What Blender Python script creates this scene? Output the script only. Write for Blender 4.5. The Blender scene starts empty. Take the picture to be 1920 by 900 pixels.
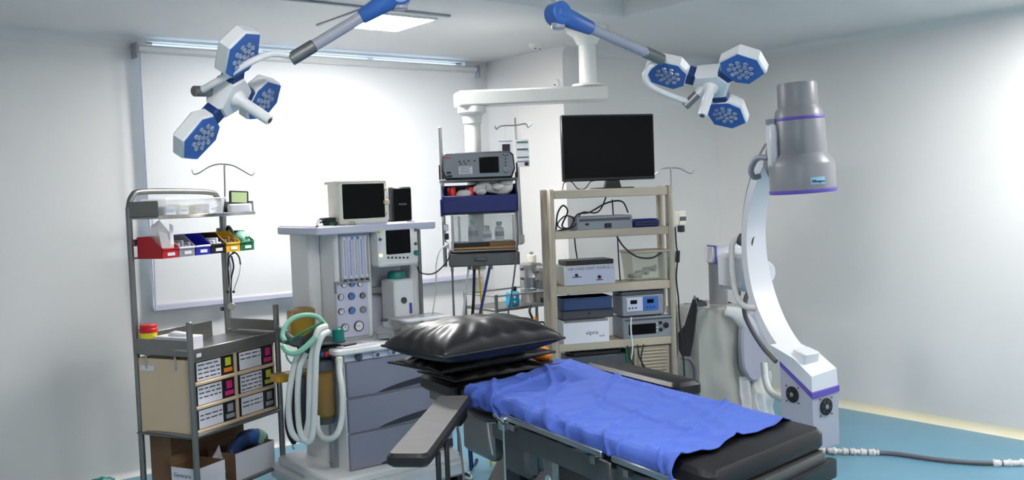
import bpy, bmesh, math, random
from mathutils import Vector, Matrix, noise
R = math.radians
random.seed(7)
scene = bpy.context.scene
col = scene.collection

# ------------------------------------------------------------------ camera
FPX = 1767.0                                     # focal length in pixels of the 1920 px wide frame
az, pitch, roll, CAMZ = R(37.7), R(2.85), R(2.08), 1.6
CF = Vector((math.sin(az)*math.cos(pitch), math.cos(az)*math.cos(pitch), -math.sin(pitch)))
r0 = Vector((math.cos(az), -math.sin(az), 0)); u0 = r0.cross(CF)
CR = math.cos(roll)*r0 - math.sin(roll)*u0
CU = math.cos(roll)*u0 + math.sin(roll)*r0
CP = Vector((0, 0, CAMZ))
cam_data = bpy.data.cameras.new('camera'); cam = bpy.data.objects.new('camera', cam_data); col.objects.link(cam)
cam.matrix_world = Matrix(((CR.x, CU.x, -CF.x, CP.x), (CR.y, CU.y, -CF.y, CP.y), (CR.z, CU.z, -CF.z, CP.z), (0, 0, 0, 1)))
cam_data.sensor_width = 36; cam_data.lens = 36*FPX/1920; cam_data.clip_start = .05
scene.camera = cam

# ------------------------------------------------------------------ world, exposure
world = bpy.data.worlds.new('overcast_sky'); scene.world = world; world.use_nodes = True
wn = world.node_tree.nodes
wn['Background'].inputs['Color'].default_value = (.66, .82, 1, 1)
wn['Background'].inputs['Strength'].default_value = 1.7
scene.view_settings.view_transform = 'Standard'; scene.view_settings.look = 'None'
scene.view_settings.gamma = 1; scene.view_settings.use_curve_mapping = False
scene.view_settings.exposure = 0.62
PANEL_W = 84.0                                   # radiance of the ceiling LED panels

# ------------------------------------------------------------------ helpers
def lin(c):
    c = c/255
    return c/12.92 if c <= .04045 else ((c+.055)/1.055)**2.4
def rgb(r, g, b): return (lin(r), lin(g), lin(b), 1)

def ray(px, py): return CF + CR*((px-960)/FPX) + CU*((450-py)/FPX)
def D(px, py, d): return CP + ray(px, py)*d
def Zp(px, py, z):
    v = ray(px, py); return CP + v*((z-CAMZ)/v.z)

class Fr:
    """a place in the room: origin on the floor and a turn about the vertical"""
    def __init__(s, o, deg):
        s.o = Vector((o[0], o[1], 0)); s.deg = deg; s.rz = R(deg); s.c = math.cos(s.rz); s.s = math.sin(s.rz)
    def l(s, p):
        v = Vector(p)-s.o; return Vector((s.c*v.x+s.s*v.y, -s.s*v.x+s.c*v.y, v.z))
    def w(s, x, y, z=0): return s.o + Vector((s.c*x-s.s*y, s.s*x+s.c*y, z))
    def pl(s, px, py, k, val):
        c = s.l(CP); v = ray(px, py); v = Vector((s.c*v.x+s.s*v.y, -s.s*v.x+s.c*v.y, v.z))
        return c + v*((val-c[k])/v[k])
    def f(s, px, py, y=0):
        p = s.pl(px, py, 1, y); return p.x, p.z

MATS = {}
def mat(name, c, rough=.5, metal=0, var=.06, scale=8, bump=0, bscale=60, trans=0, alpha=1, ior=1.45, coat=0, c2=None, spec=.5):
    if name in MATS: return MATS[name]
    m = bpy.data.materials.new(name); m.use_nodes = True; MATS[name] = m
    nt = m.node_tree; n = nt.nodes; L = nt.links; b = n['Principled BSDF']
    tc = n.new('ShaderNodeTexCoord'); nz = n.new('ShaderNodeTexNoise')
    nz.inputs['Scale'].default_value = scale; nz.inputs['Detail'].default_value = 4
    L.new(tc.outputs['Object'], nz.inputs['Vector'])
    mx = n.new('ShaderNodeMix'); mx.data_type = 'RGBA'
    a = tuple(x*(1-var) for x in c[:3])+(1,)
    d = c2 if c2 else tuple(min(1, x*(1+var)) for x in c[:3])+(1,)
    mx.inputs[6].default_value = a; mx.inputs[7].default_value = d
    L.new(nz.outputs['Fac'], mx.inputs[0]); L.new(mx.outputs[2], b.inputs['Base Color'])
    b.inputs['Roughness'].default_value = rough; b.inputs['Metallic'].default_value = metal
    b.inputs['IOR'].default_value = ior; b.inputs['Specular IOR Level'].default_value = spec
    b.inputs['Transmission Weight'].default_value = trans; b.inputs['Alpha'].default_value = alpha
    b.inputs['Coat Weight'].default_value = coat
    if bump:
        n2 = n.new('ShaderNodeTexNoise'); n2.inputs['Scale'].default_value = bscale; n2.inputs['Detail'].default_value = 3
        L.new(tc.outputs['Object'], n2.inputs['Vector'])
        bp = n.new('ShaderNodeBump'); bp.inputs['Strength'].default_value = bump; bp.inputs['Distance'].default_value = .01
        L.new(n2.outputs['Fac'], bp.inputs['Height']); L.new(bp.outputs['Normal'], b.inputs['Normal'])
    return m
def emis(name, c, s):
    m = bpy.data.materials.new(name); m.use_nodes = True; n = m.node_tree.nodes; b = n['Principled BSDF']
    b.inputs['Base Color'].default_value = c; b.inputs['Emission Color'].default_value = c; b.inputs['Emission Strength'].default_value = s
    MATS[name] = m; return m
def clear(name, c, alpha, rough=.15):
    """thin see-through plastic or glass"""
    m = bpy.data.materials.new(name); m.use_nodes = True; nt = m.node_tree; n = nt.nodes; L = nt.links
    b = n['Principled BSDF']; b.inputs['Base Color'].default_value = c; b.inputs['Roughness'].default_value = rough
    t = n.new('ShaderNodeBsdfTransparent'); t.inputs['Color'].default_value = tuple(.6+.4*x for x in c[:3])+(1,)
    mx = n.new('ShaderNodeMixShader'); mx.inputs[0].default_value = alpha
    L.new(t.outputs[0], mx.inputs[1]); L.new(b.outputs[0], mx.inputs[2]); L.new(mx.outputs[0], n['Material Output'].inputs['Surface'])
    MATS[name] = m; return m

def catmull(pts, n=6):
    P = [Vector(p) for p in pts]
    if len(P) < 3: return P
    P = [P[0]*2-P[1]]+P+[P[-1]*2-P[-2]]; out = []
    for i in range(1, len(P)-2):
        a, b, c, d = P[i-1:i+3]
        for k in range(n):
            t = k/n
            out.append(.5*((2*b)+(c-a)*t+(2*a-5*b+4*c-d)*t*t+(3*b-a-3*c+d)*t**3))
    out.append(P[-2]); return out
def rrect(x0, x1, y0, y1, r, n=4):
    pts = []
    for cx, cy, a0 in ((x1-r, y1-r, 0), (x0+r, y1-r, 90), (x0+r, y0+r, 180), (x1-r, y0+r, 270)):
        for k in range(n+1):
            a = R(a0+90*k/n); pts.append((cx+r*math.cos(a), cy+r*math.sin(a)))
    return pts
def ngon(n, r, a0=0, cx=0, cy=0): return [(cx+r*math.cos(R(a0)+2*math.pi*k/n), cy+r*math.sin(R(a0)+2*math.pi*k/n)) for k in range(n)]

class MB:
    """collects shapes; build() links them as one mesh object"""
    def __init__(s, M=None): s.v = []; s.f = []; s.M = M or Matrix()
    def add(s, V, F):
        k = len(s.v); s.v += [s.M @ Vector(p) for p in V]; s.f += [tuple(i+k for i in f) for f in F]; return s
    def box(s, x0, x1, y0, y1, z0, z1, c=0):
        if x1 < x0: x0, x1 = x1, x0
        if y1 < y0: y0, y1 = y1, y0
        if z1 < z0: z0, z1 = z1, z0
        if not c:
            V = [(x, y, z) for x in (x0, x1) for y in (y0, y1) for z in (z0, z1)]
            return s.add(V, [(0, 1, 3, 2), (4, 6, 7, 5), (0, 4, 5, 1), (2, 3, 7, 6), (0, 2, 6, 4), (1, 5, 7, 3)])
        c = min(c, (x1-x0)*.45, (y1-y0)*.45, (z1-z0)*.45)
        V = []; ix = {}
        for i in (0, 1):
            for j in (0, 1):
                for k in (0, 1):
                    p = [(x0, x1)[i], (y0, y1)[j], (z0, z1)[k]]; g = [(c, -c)[i], (c, -c)[j], (c, -c)[k]]
                    for a in range(3):      # vertex lying on the face with normal axis a
                        q = [p[b] if b == a else p[b]+g[b] for b in range(3)]
                        ix[i, j, k, a] = len(V); V.append(q)
        F = []
        for a in range(3):
            for sd in (0, 1):
                o = []
                for u, w in ((0, 0), (1, 0), (1, 1), (0, 1)):
                    key = [0, 0, 0]; key[a] = sd; key[(a+1) % 3] = u; key[(a+2) % 3] = w; o.append(ix[(*key, a)])
                F.append(tuple(o))
        for a in range(3):                  # edges along axis a
            b, d = (a+1) % 3, (a+2) % 3
            for u in (0, 1):
                for w in (0, 1):
                    k0 = [0, 0, 0]; k0[b] = u; k0[d] = w; k1 = list(k0); k1[a] = 1
                    F.append((ix[(*k0, b)], ix[(*k1, b)], ix[(*k1, d)], ix[(*k0, d)]))
        for i in (0, 1):
            for j in (0, 1):
                for k in (0, 1): F.append((ix[i, j, k, 0], ix[i, j, k, 1], ix[i, j, k, 2]))
        return s.add(V, F)
    def prism(s, poly, a, b, axis='z', c=0):
        def m(u, v, w): return (u, v, w) if axis == 'z' else (u, w, v) if axis == 'y' else (w, u, v)
        n = len(poly); rings = []
        if c:
            cx = sum(p[0] for p in poly)/n; cy = sum(p[1] for p in poly)/n
            ex = max(abs(p[0]-cx) for p in poly); ey = max(abs(p[1]-cy) for p in poly)
            ins = [(cx+(p[0]-cx)*(1-c/ex), cy+(p[1]-cy)*(1-c/ey)) for p in poly]
            sg = 1 if b > a else -1
            rings = [(ins, a), (poly, a+c*sg), (poly, b-c*sg), (ins, b)]
        else: rings = [(poly, a), (poly, b)]
        V = [m(*p, w) for P, w in rings for p in P]; F = []
        for r in range(len(rings)-1):
            for i in range(n):
                j = (i+1) % n; F.append((r*n+i, r*n+j, (r+1)*n+j, (r+1)*n+i))
        F.append(tuple(range(n))); F.append(tuple((len(rings)-1)*n+i for i in range(n)))
        return s.add(V, F)
    def slab(s, x0, x1, y0, y1, z0, z1, r=.02, c=.006, n=4): return s.prism(rrect(x0, x1, y0, y1, r, n), z0, z1, 'z', c)
    def lathe(s, prof, p=(0, 0, 0), ax=(0, 0, 1), n=24):
        ax = Vector(ax).normalized(); q = ax.to_track_quat('Z', 'Y').to_matrix(); p = Vector(p); V = []; F = []
        for r, z in prof:
            for k in range(n):
                a = 2*math.pi*k/n; V.append(p+q @ Vector((r*math.cos(a), r*math.sin(a), z)))
        for i in range(len(prof)-1):
            for k in range(n):
                j = (k+1) % n; F.append((i*n+k, i*n+j, (i+1)*n+j, (i+1)*n+k))
        if prof[0][0] > 1e-6: F.append(tuple(range(n)))
        if prof[-1][0] > 1e-6: F.append(tuple((len(prof)-1)*n+k for k in range(n)))
        return s.add(V, F)
    def cyl(s, p0, p1, r0, r1=None, n=16, c=0):
        p0 = Vector(p0); p1 = Vector(p1); h = (p1-p0).length; r1 = r0 if r1 is None else r1
        pr = [(r0-c, 0), (r0, c), (r1, h-c), (r1-c, h)] if c else [(r0, 0), (r1, h)]
        return s.lathe(pr, p0, p1-p0, n)
    def tube(s, pts, r, n=8, sub=6, ridge=0, flat=None):
        P = catmull(pts, sub) if sub else [Vector(p) for p in pts]
        if ridge:                            # corrugated hose: resample evenly
            L = [0]
            for i in range(1, len(P)): L.append(L[-1]+(P[i]-P[i-1]).length)
            step = ridge/2; Q = []; i = 0; t = 0
            while t <= L[-1]:
                while i < len(L)-2 and L[i+1] < t: i += 1
                k = (t-L[i])/max(1e-9, L[i+1]-L[i]); Q.append(P[i].lerp(P[i+1], min(1, k))); t += step
            P = Q
        V = []; F = []; up = None
        for i, p in enumerate(P):
            d = (P[min(i+1, len(P)-1)]-P[max(i-1, 0)])
            d = d.normalized() if d.length > 1e-9 else Vector((0, 0, 1))
            if up is None:
                up = d.cross(Vector((0, 0, 1)) if abs(d.z) < .9 else Vector((1, 0, 0))).normalized()
            up = (up-d*up.dot(d)); up = up.normalized() if up.length > 1e-6 else d.orthogonal().normalized()
            sd = d.cross(up); rr = r(i/(len(P)-1)) if callable(r) else r
            if ridge: rr *= (1.0 if i % 2 else .9)
            for k in range(n):
                a = 2*math.pi*k/n; V.append(p+(up*math.cos(a)*(flat or 1)+sd*math.sin(a))*rr)
        for i in range(len(P)-1):
            for k in range(n):
                j = (k+1) % n; F.append((i*n+k, i*n+j, (i+1)*n+j, (i+1)*n+k))
        F.append(tuple(range(n))); F.append(tuple((len(P)-1)*n+k for k in range(n)))
        return s.add(V, F)
    def ball(s, c, r, sc=(1, 1, 1), n=12, m=8, fn=None):
        V = []; F = []
        for i in range(m+1):
            t = math.pi*i/m
            for k in range(n):
                a = 2*math.pi*k/n; q = Vector((math.sin(t)*math.cos(a)*sc[0], math.sin(t)*math.sin(a)*sc[1], math.cos(t)*sc[2]))*r
                if fn: q *= fn(q)
                V.append(Vector(c)+q)
        for i in range(m):
            for k in range(n):
                j = (k+1) % n; F.append((i*n+k, i*n+j, (i+1)*n+j, (i+1)*n+k))
        return s.add(V, F)
    def grid(s, fn, nu, nv):
        V = [fn(i/nu, j/nv) for i in range(nu+1) for j in range(nv+1)]
        F = [(i*(nv+1)+j, (i+1)*(nv+1)+j, (i+1)*(nv+1)+j+1, i*(nv+1)+j+1) for i in range(nu) for j in range(nv)]
        return s.add(V, F)
    def build(s, name, m, parent=None, smooth=40, kind=None):
        me = bpy.data.meshes.new(name); me.from_pydata([tuple(v) for v in s.v], [], s.f)
        bm = bmesh.new(); bm.from_mesh(me); bmesh.ops.remove_doubles(bm, verts=bm.verts, dist=1e-6)
        bmesh.ops.recalc_face_normals(bm, faces=bm.faces); bm.to_mesh(me); bm.free()
        me.materials.append(MATS[m] if isinstance(m, str) else m)
        if smooth:
            me.polygons.foreach_set('use_smooth', [True]*len(me.polygons)); me.set_sharp_from_angle(angle=R(smooth))
        o = bpy.data.objects.new(name, me); col.objects.link(o)
        if parent: o.parent = parent
        if kind: o['kind'] = kind
        return o
def tag(o, label, cat, group=None):
    o['label'] = label; o['category'] = cat
    if group: o['group'] = group
    return o
def thing(name, label, cat, loc=(0, 0, 0), rz=0, group=None):
    o = bpy.data.objects.new(name, None); col.objects.link(o); o.empty_display_size = .05
    o.location = loc; o.rotation_euler = (0, 0, rz); return tag(o, label, cat, group)
def struct(name, mb, m, parent=None, smooth=40): return mb.build(name, m, parent, smooth, None if parent else 'structure')
def copy_part(o, parent, loc=None, rot=None):
    c = o.copy(); col.objects.link(c); c.parent = parent
    if loc is not None: c.location = loc
    if rot is not None: c.rotation_euler = rot
    return c
def text(name, body, size, m, parent, loc, rot=(R(90), 0, 0), align='LEFT', ext=.0004):
    cu = bpy.data.curves.new(name, 'FONT'); cu.body = body; cu.size = size; cu.align_x = align; cu.extrude = ext; cu.resolution_u = 2
    t = bpy.data.objects.new('tmp', cu); col.objects.link(t)
    dg = bpy.context.evaluated_depsgraph_get(); me = bpy.data.meshes.new_from_object(t.evaluated_get(dg))
    bpy.data.objects.remove(t); me.name = name; me.materials.clear(); me.materials.append(MATS[m])
    o = bpy.data.objects.new(name, me); col.objects.link(o); o.parent = parent; o.location = loc; o.rotation_euler = rot
    return o
def W2L(root):
    """matrix that takes room coordinates into the local ones of a thing"""
    return (Matrix.Translation(root.location) @ Matrix.Rotation(root.rotation_euler.z, 4, 'Z')).inverted()

# ------------------------------------------------------------------ materials
mat('wall_paint', rgb(226, 224, 222), .55, var=.025, scale=1.5, bump=.06, bscale=25)
mat('ceiling_paint', rgb(222, 221, 220), .7, var=.03, scale=1.2)
mat('floor_vinyl', rgb(98, 146, 168), .32, var=.10, scale=2.5, bump=.02, bscale=90)
mat('cove_paint', rgb(228, 226, 218), .5, var=.0, c2=rgb(222, 210, 160), scale=2.2)
mat('skirting_paint', rgb(222, 221, 218), .5, var=.02)
mat('white_enamel', rgb(226, 226, 226), .3, var=.02)
mat('pendant_paint', rgb(232, 232, 226), .35, var=.02)
mat('grey_paint', rgb(150, 152, 160), .4, var=.03)
mat('lilac_grey', rgb(196, 196, 214), .4, var=.02)
mat('arm_grey', rgb(158, 160, 172), .35, var=.03)
mat('steel', (.46, .455, .45, 1), .28, 1, var=.05, scale=20)
mat('chrome', (.75, .75, .75, 1), .12, 1, var=.02)
mat('dull_steel', (.25, .245, .24, 1), .42, .9, var=.12, scale=12)
mat('dark_steel', (.13, .13, .13, 1), .4, .8, var=.15, scale=10)
mat('black_plastic', rgb(24, 24, 26), .4, var=.1)
mat('black_gloss', rgb(7, 7, 8), .35, var=.1, spec=.12)
mat('black_rubber', rgb(26, 26, 28), .6, var=.1)
mat('black_leather', rgb(24, 23, 24), .40, var=.15, bump=.05, bscale=120)
mat('tan_plastic', rgb(214, 190, 160), .45, var=.03)
mat('cream_plastic', rgb(180, 168, 150), .45, var=.03)
mat('cream_white', rgb(226, 222, 208), .4, var=.02)
mat('drawer_grey', rgb(128, 130, 146), .45, var=.05, scale=60)
mat('dark_slot', rgb(46, 46, 54), .5)
mat('lamp_blue', rgb(58, 104, 178), .35, var=.06)
mat('lamp_navy', rgb(28, 56, 112), .35, var=.06)
mat('lamp_white', rgb(226, 226, 226), .35, var=.02)
mat('led_lens', rgb(150, 160, 178), .15, var=.3, scale=60)
mat('navy_plastic', rgb(26, 38, 104), .35, var=.05)
mat('purple', rgb(92, 78, 168), .4, var=.04)
mat('carm_grey', rgb(130, 131, 136), .38, var=.02)
mat('carm_white', rgb(208, 210, 216), .35, var=.02)
mat('tank_grey', rgb(160, 162, 176), .45, var=.02)
mat('red', rgb(200, 26, 34), .4, var=.08)
mat('red_metal', rgb(190, 36, 40), .25, .4, var=.1)
mat('yellow', rgb(232, 178, 36), .4, var=.06)
mat('bright_yellow', rgb(226, 218, 50), .4, var=.06)
mat('green', rgb(22, 110, 70), .4, var=.08)
mat('teal', rgb(20, 120, 112), .35, var=.08)
mat('cyan', rgb(40, 160, 205), .4, var=.06)
mat('blue_bin', rgb(40, 46, 170), .35, var=.06)
mat('grey_bin', rgb(150, 150, 156), .4, var=.06)
mat('orange', rgb(226, 130, 36), .45, var=.1)
mat('pink', rgb(212, 40, 122), .5, var=.05)
mat('lime', rgb(196, 206, 60), .5, var=.05)
mat('paper', rgb(226, 224, 232), .7, var=.03, scale=20)
mat('ink', rgb(80, 78, 90), .7)
mat('ink_dark', rgb(34, 34, 44), .6)
mat('cardboard', rgb(122, 92, 66), .75, var=.1, scale=14)
mat('gauze', rgb(220, 218, 214), .8, var=.08, scale=40, bump=.3, bscale=120)
mat('lcd', rgb(160, 176, 130), .3, var=.05)
mat('hose_white', rgb(212, 216, 214), .4, var=.05)
mat('hose_green', rgb(140, 196, 170), .4, var=.05)
mat('cable_grey', rgb(96, 96, 104), .5, var=.06)
mat('tape_white', rgb(212, 208, 206), .7, var=.1, scale=60, bump=.3, bscale=90)
mat('blue_grey', rgb(44, 66, 110), .4, var=.06)
mat('device_grey', rgb(134, 138, 144), .45, var=.04)
mat('device_dark', rgb(72, 76, 84), .45, var=.06)
mat('gauge_face', rgb(226, 226, 230), .3, var=.02)
mat('gauge_blue', rgb(84, 128, 200), .3, var=.05)
mat('amber', rgb(196, 150, 40), .2, var=.15, scale=14)
mat('drape_grey', rgb(156, 156, 150), .22, var=.16, scale=6, bump=.25, bscale=14, coat=.5)
clear('clear_plastic', (.82, .84, .84, 1), .32, .12)
clear('clear_glass', (.85, .87, .87, 1), .16, .03)
clear('film', (.88, .88, .89, 1), .5, .2)
clear('amber_clear', (.42, .24, .04, 1), .45, .1)
clear('window_glass', (.9, .95, 1, 1), .08, .02)
emis('led_panel', (1, .99, .97, 1), PANEL_W)
emis('indicator', (.9, 1, .4, 1), 1.0)
# blind cloth lets daylight through
m = bpy.data.materials.new('blind_cloth'); m.use_nodes = True; MATS['blind_cloth'] = m
n = m.node_tree.nodes; L = m.node_tree.links
tcn = n.new('ShaderNodeTexCoord'); nz = n.new('ShaderNodeTexNoise'); nz.inputs['Scale'].default_value = 160
L.new(tcn.outputs['Object'], nz.inputs['Vector'])
df = n.new('ShaderNodeBsdfDiffuse'); tl = n.new('ShaderNodeBsdfTranslucent'); mx = n.new('ShaderNodeMixShader'); mx.inputs[0].default_value = .045
rp = n.new('ShaderNodeMix'); rp.data_type = 'RGBA'; rp.inputs[6].default_value = (.74, .74, .74, 1); rp.inputs[7].default_value = (.78, .78, .78, 1)
L.new(nz.outputs['Fac'], rp.inputs[0]); L.new(rp.outputs[2], df.inputs['Color'])
tl.inputs['Color'].default_value = (.86, .88, .92, 1)
L.new(df.outputs[0], mx.inputs[1]); L.new(tl.outputs[0], mx.inputs[2]); L.new(mx.outputs[0], n['Material Output'].inputs['Surface'])
# blue surgical drape
m = mat('blue_cloth', rgb(70, 97, 182), .8, var=.08, scale=3, bump=.12, bscale=300)
# ------------------------------------------------------------------ the room
XL, XR, YF, YB, YA, XA, CZ = -.8, 5.885, -1.5, 5.8, 4.926, 4.3, 2.6
WX0, WX1, WZ0, WZ1 = 1.78, 4.1, 1.06, 2.585
struct('floor', MB().box(XL-.15, XR+.15, YF-.15, YB+.15, -.12, 0), 'floor_vinyl', smooth=0)
wb = MB(); T = .15
wb.box(XL-T, WX0, YB, YB+T, 0, 3).box(WX1, XA, YB, YB+T, 0, 3).box(WX0, WX1, YB, YB+T, 0, WZ0).box(WX0, WX1, YB, YB+T, WZ1, 3)
struct('wall_back', wb, 'wall_paint', smooth=0)
struct('wall_alcove', MB().box(XA, XR+T, YA, YB+T, 0, 3), 'wall_paint', smooth=0)
struct('wall_right', MB().box(XR, XR+T, YF-T, YA, 0, 3), 'wall_paint', smooth=0)
struct('wall_left', MB().box(XL-T, XL, YF-T, YB, 0, 3), 'wall_paint', smooth=0)
struct('wall_front', MB().box(XL, XR, YF-T, YF, 0, 3), 'wall_paint', smooth=0)
# ceiling with a recessed tray above the operating table
TX0, TX1, TY0, TY1, TZ = .55, 3.94, .5, 3.965, 2.86
ce = MB()
ce.box(XL, TX0, YF, YB, CZ, CZ+.06).box(TX1, XR, YF, YB, CZ, CZ+.06).box(TX0, TX1, YF, TY0, CZ, CZ+.06).box(TX0, TX1, TY1, YB, CZ, CZ+.06)
ce.box(TX0-.03, TX0, TY0-.03, TY1+.03, CZ+.06, TZ).box(TX1, TX1+.03, TY0-.03, TY1+.03, CZ+.06, TZ).box(TX0, TX1, TY0-.03, TY0, CZ+.06, TZ).box(TX0, TX1, TY1, TY1+.03, CZ+.06, TZ)
ce.box(TX0-.03, TX1+.03, TY0-.03, TY1+.03, TZ, TZ+.05)
struct('ceiling', ce, 'ceiling_paint', smooth=0)
# rounded coves between wall and ceiling, and at the foot of the right wall
def cove(p0, p1, inward, up, r, n=6):
    p0 = Vector(p0); p1 = Vector(p1); a = Vector(inward)*r; b = Vector(up)*r; q = MB(); V = []; F = []
    prof = [a*0] + [a*(1-math.sin(t))+b*(1-math.cos(t)) for t in [math.pi/2*k/n for k in range(n+1)]]
    k = len(prof)
    for p in (p0, p1): V += [p+c for c in prof]
    for i in range(k): F.append((i, (i+1) % k, k+(i+1) % k, k+i))
    F += [tuple(range(k)), tuple(range(k, 2*k))]
    return q.add(V, F)
struct('trim_1', cove((XL, YB, CZ), (WX0-.08, YB, CZ), (0, -1, 0), (0, 0, -1), .07), 'ceiling_paint')
struct('trim_2', cove((XA, YA, CZ), (XR, YA, CZ), (0, -1, 0), (0, 0, -1), .07), 'ceiling_paint')
struct('trim_3', cove((XR, YF, CZ), (XR, YA, CZ), (-1, 0, 0), (0, 0, -1), .06), 'ceiling_paint')
struct('baseboard_right', cove((XR, YF, 0), (XR, YA, 0), (-1, 0, 0), (0, 0, 1), .05), 'cove_paint')
struct('baseboard_back', cove((XL, YB, 0), (XA, YB, 0), (0, -1, 0), (0, 0, 1), .035), 'skirting_paint')
struct('baseboard_alcove', cove((XA, YA, 0), (XR, YA, 0), (0, -1, 0), (0, 0, 1), .04), 'skirting_paint')
# two slim metal strips let into the ceiling beside the light panel
struct('trim_4', MB().box(2.0, 3.0, 4.36, 4.385, CZ-.012, CZ, .003), 'grey_paint')
struct('trim_5', MB().box(2.475, 2.495, 4.385, 4.96, CZ-.008, CZ, .002), 'grey_paint')
# window behind the blind
w1 = bpy.data.objects.new('window_1', None); col.objects.link(w1); w1['kind'] = 'structure'; w1.location = (0, YB, 0)
fr = MB().box(WX0, WX1, .05, .1, WZ0, WZ0+.05).box(WX0, WX1, .05, .1, WZ1-.006, WZ1).box(WX0, WX0+.05, .05, .1, WZ0, WZ1).box(WX1-.05, WX1, .05, .1, WZ0, WZ1)
fr.build('window_frame', 'white_enamel', w1, 0)
for k in (1, 2):
    x = WX0+(WX1-WX0)*k/3; MB().box(x-.02, x+.02, .05, .1, WZ0+.05, WZ1-.006).build('mullion', 'white_enamel', w1, 0)
for k in range(3):
    a = WX0+(WX1-WX0)*k/3; MB().box(a+.03, a+(WX1-WX0)/3-.03, .07, .076, WZ0+.05, WZ1-.006).build('pane', 'window_glass', w1, 0)
# daylight portal: only guides the sampling of the sky through the opening
po = bpy.data.lights.new('sky_portal', 'AREA'); po.shape = 'RECTANGLE'; po.size = WX1-WX0; po.size_y = WZ1-WZ0; po.cycles.is_portal = True
pob = bpy.data.objects.new('sky_portal', po); col.objects.link(pob); pob.location = ((WX0+WX1)/2, YB+.14, (WZ0+WZ1)/2); pob.rotation_euler = (R(90), 0, R(0))

# ------------------------------------------------------------------ roller blind
bl = thing('roller_blind', 'wide white roller blind pulled down over the window', 'blind', (0, YB, 1.0))
BX0, BX1 = 1.70, 4.155
def bf(u, v):
    x = BX0+.02+(BX1-BX0-.04)*u; z = 1.52*v
    y = -.062+.004*math.sin(x*5.1+z*1.1)+.006*(1-v)*math.sin(x*3.3+1)+.004*math.sin(2.2*x-3*z)
    return (x, y, z+.005)
MB().grid(bf, 70, 24).build('blind_cloth', 'blind_cloth', bl, 180)
MB().box(BX0, BX1, -.09, -.03, 1.50, 1.548, .012).build('head_rail', 'white_enamel', bl)
MB().box(BX0+.01, BX1-.01, -.078, -.046, -.03, .012, .008).build('bottom_rail', 'lilac_grey', bl)
for x in (BX0-.012, BX1): MB().box(x, x+.012, -.1, 0, 1.47, 1.56, .003).build('bracket', 'grey_paint', bl)
MB().tube([(BX0+.012, -.10, 1.5), (BX0+.008, -.105, .9), (BX0+.012, -.10, .3), (BX0+.02, -.102, -.02), (BX0+.027, -.10, .3), (BX0+.03, -.10, .6)], .004, 6).build('chain', 'lilac_grey', bl)

# ------------------------------------------------------------------ ceiling fittings
def panel(x0, x1, y0, y1, z, label, group=None):
    t = thing('ceiling_light', label, 'ceiling light', ((x0+x1)/2, (y0+y1)/2, z), 0, group)
    a, b = (x1-x0)/2, (y1-y0)/2; w = .015
    q = MB().box(-a, a, -b, -b+w, -.012, 0).box(-a, a, b-w, b, -.012, 0).box(-a, -a+w, -b+w, b-w, -.012, 0).box(a-w, a, -b+w, b-w, -.012, 0)
    q.build('frame', 'white_enamel', t, 0)
    MB().box(-a+w, a-w, -b+w, b-w, -.008, -.001).build('diffuser', 'led_panel', t, 0)
panel(2.60, 2.985, 4.47, 4.915, CZ, 'bright square LED panel in the ceiling near the blind')
panel(4.9, 5.285, 1.6, 2.045, CZ, 'LED ceiling panel nearest the long right wall')
panel(.95, 1.335, 1.15, 1.595, TZ, 'LED ceiling panel inside the recessed ceiling tray')  # out of frame, added to light the left wall and the pillows
panel(2.6, 2.985, -.6, -.155, CZ, 'LED ceiling panel behind the viewer')  # unseen lamp, added to fill the room from behind the camera
p = Zp(1005, 82, CZ)
sd = thing('smoke_detector', 'small round white smoke detector on the ceiling', 'smoke detector', (p.x, p.y, CZ))
MB().lathe([(.05, 0), (.05, -.012), (.04, -.03), (.02, -.036), (0, -.036)]).build('housing', 'pendant_paint', sd)
for a in (-1, 1): MB().cyl((a*.018, -.015, -.032), (a*.018, -.015, -.0385), .006, n=10).build('sensor_eye', 'black_plastic', sd)
q = Fr((XA, 0), 0).pl(1045, 157, 0, 0)
wd = thing('wall_sensor', 'tiny round white sensor high on the alcove wall above the pendant beam', 'sensor', (XA, q.y, q.z))
MB().lathe([(.03, 0), (.03, .012), (.022, .022), (0, .022)], (0, 0, 0), (-1, 0, 0)).build('housing', 'pendant_paint', wd)
MB().cyl((-.02, 0, -.008), (-.026, 0, -.008), .006, n=10).build('lens', 'black_plastic', wd)

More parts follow.
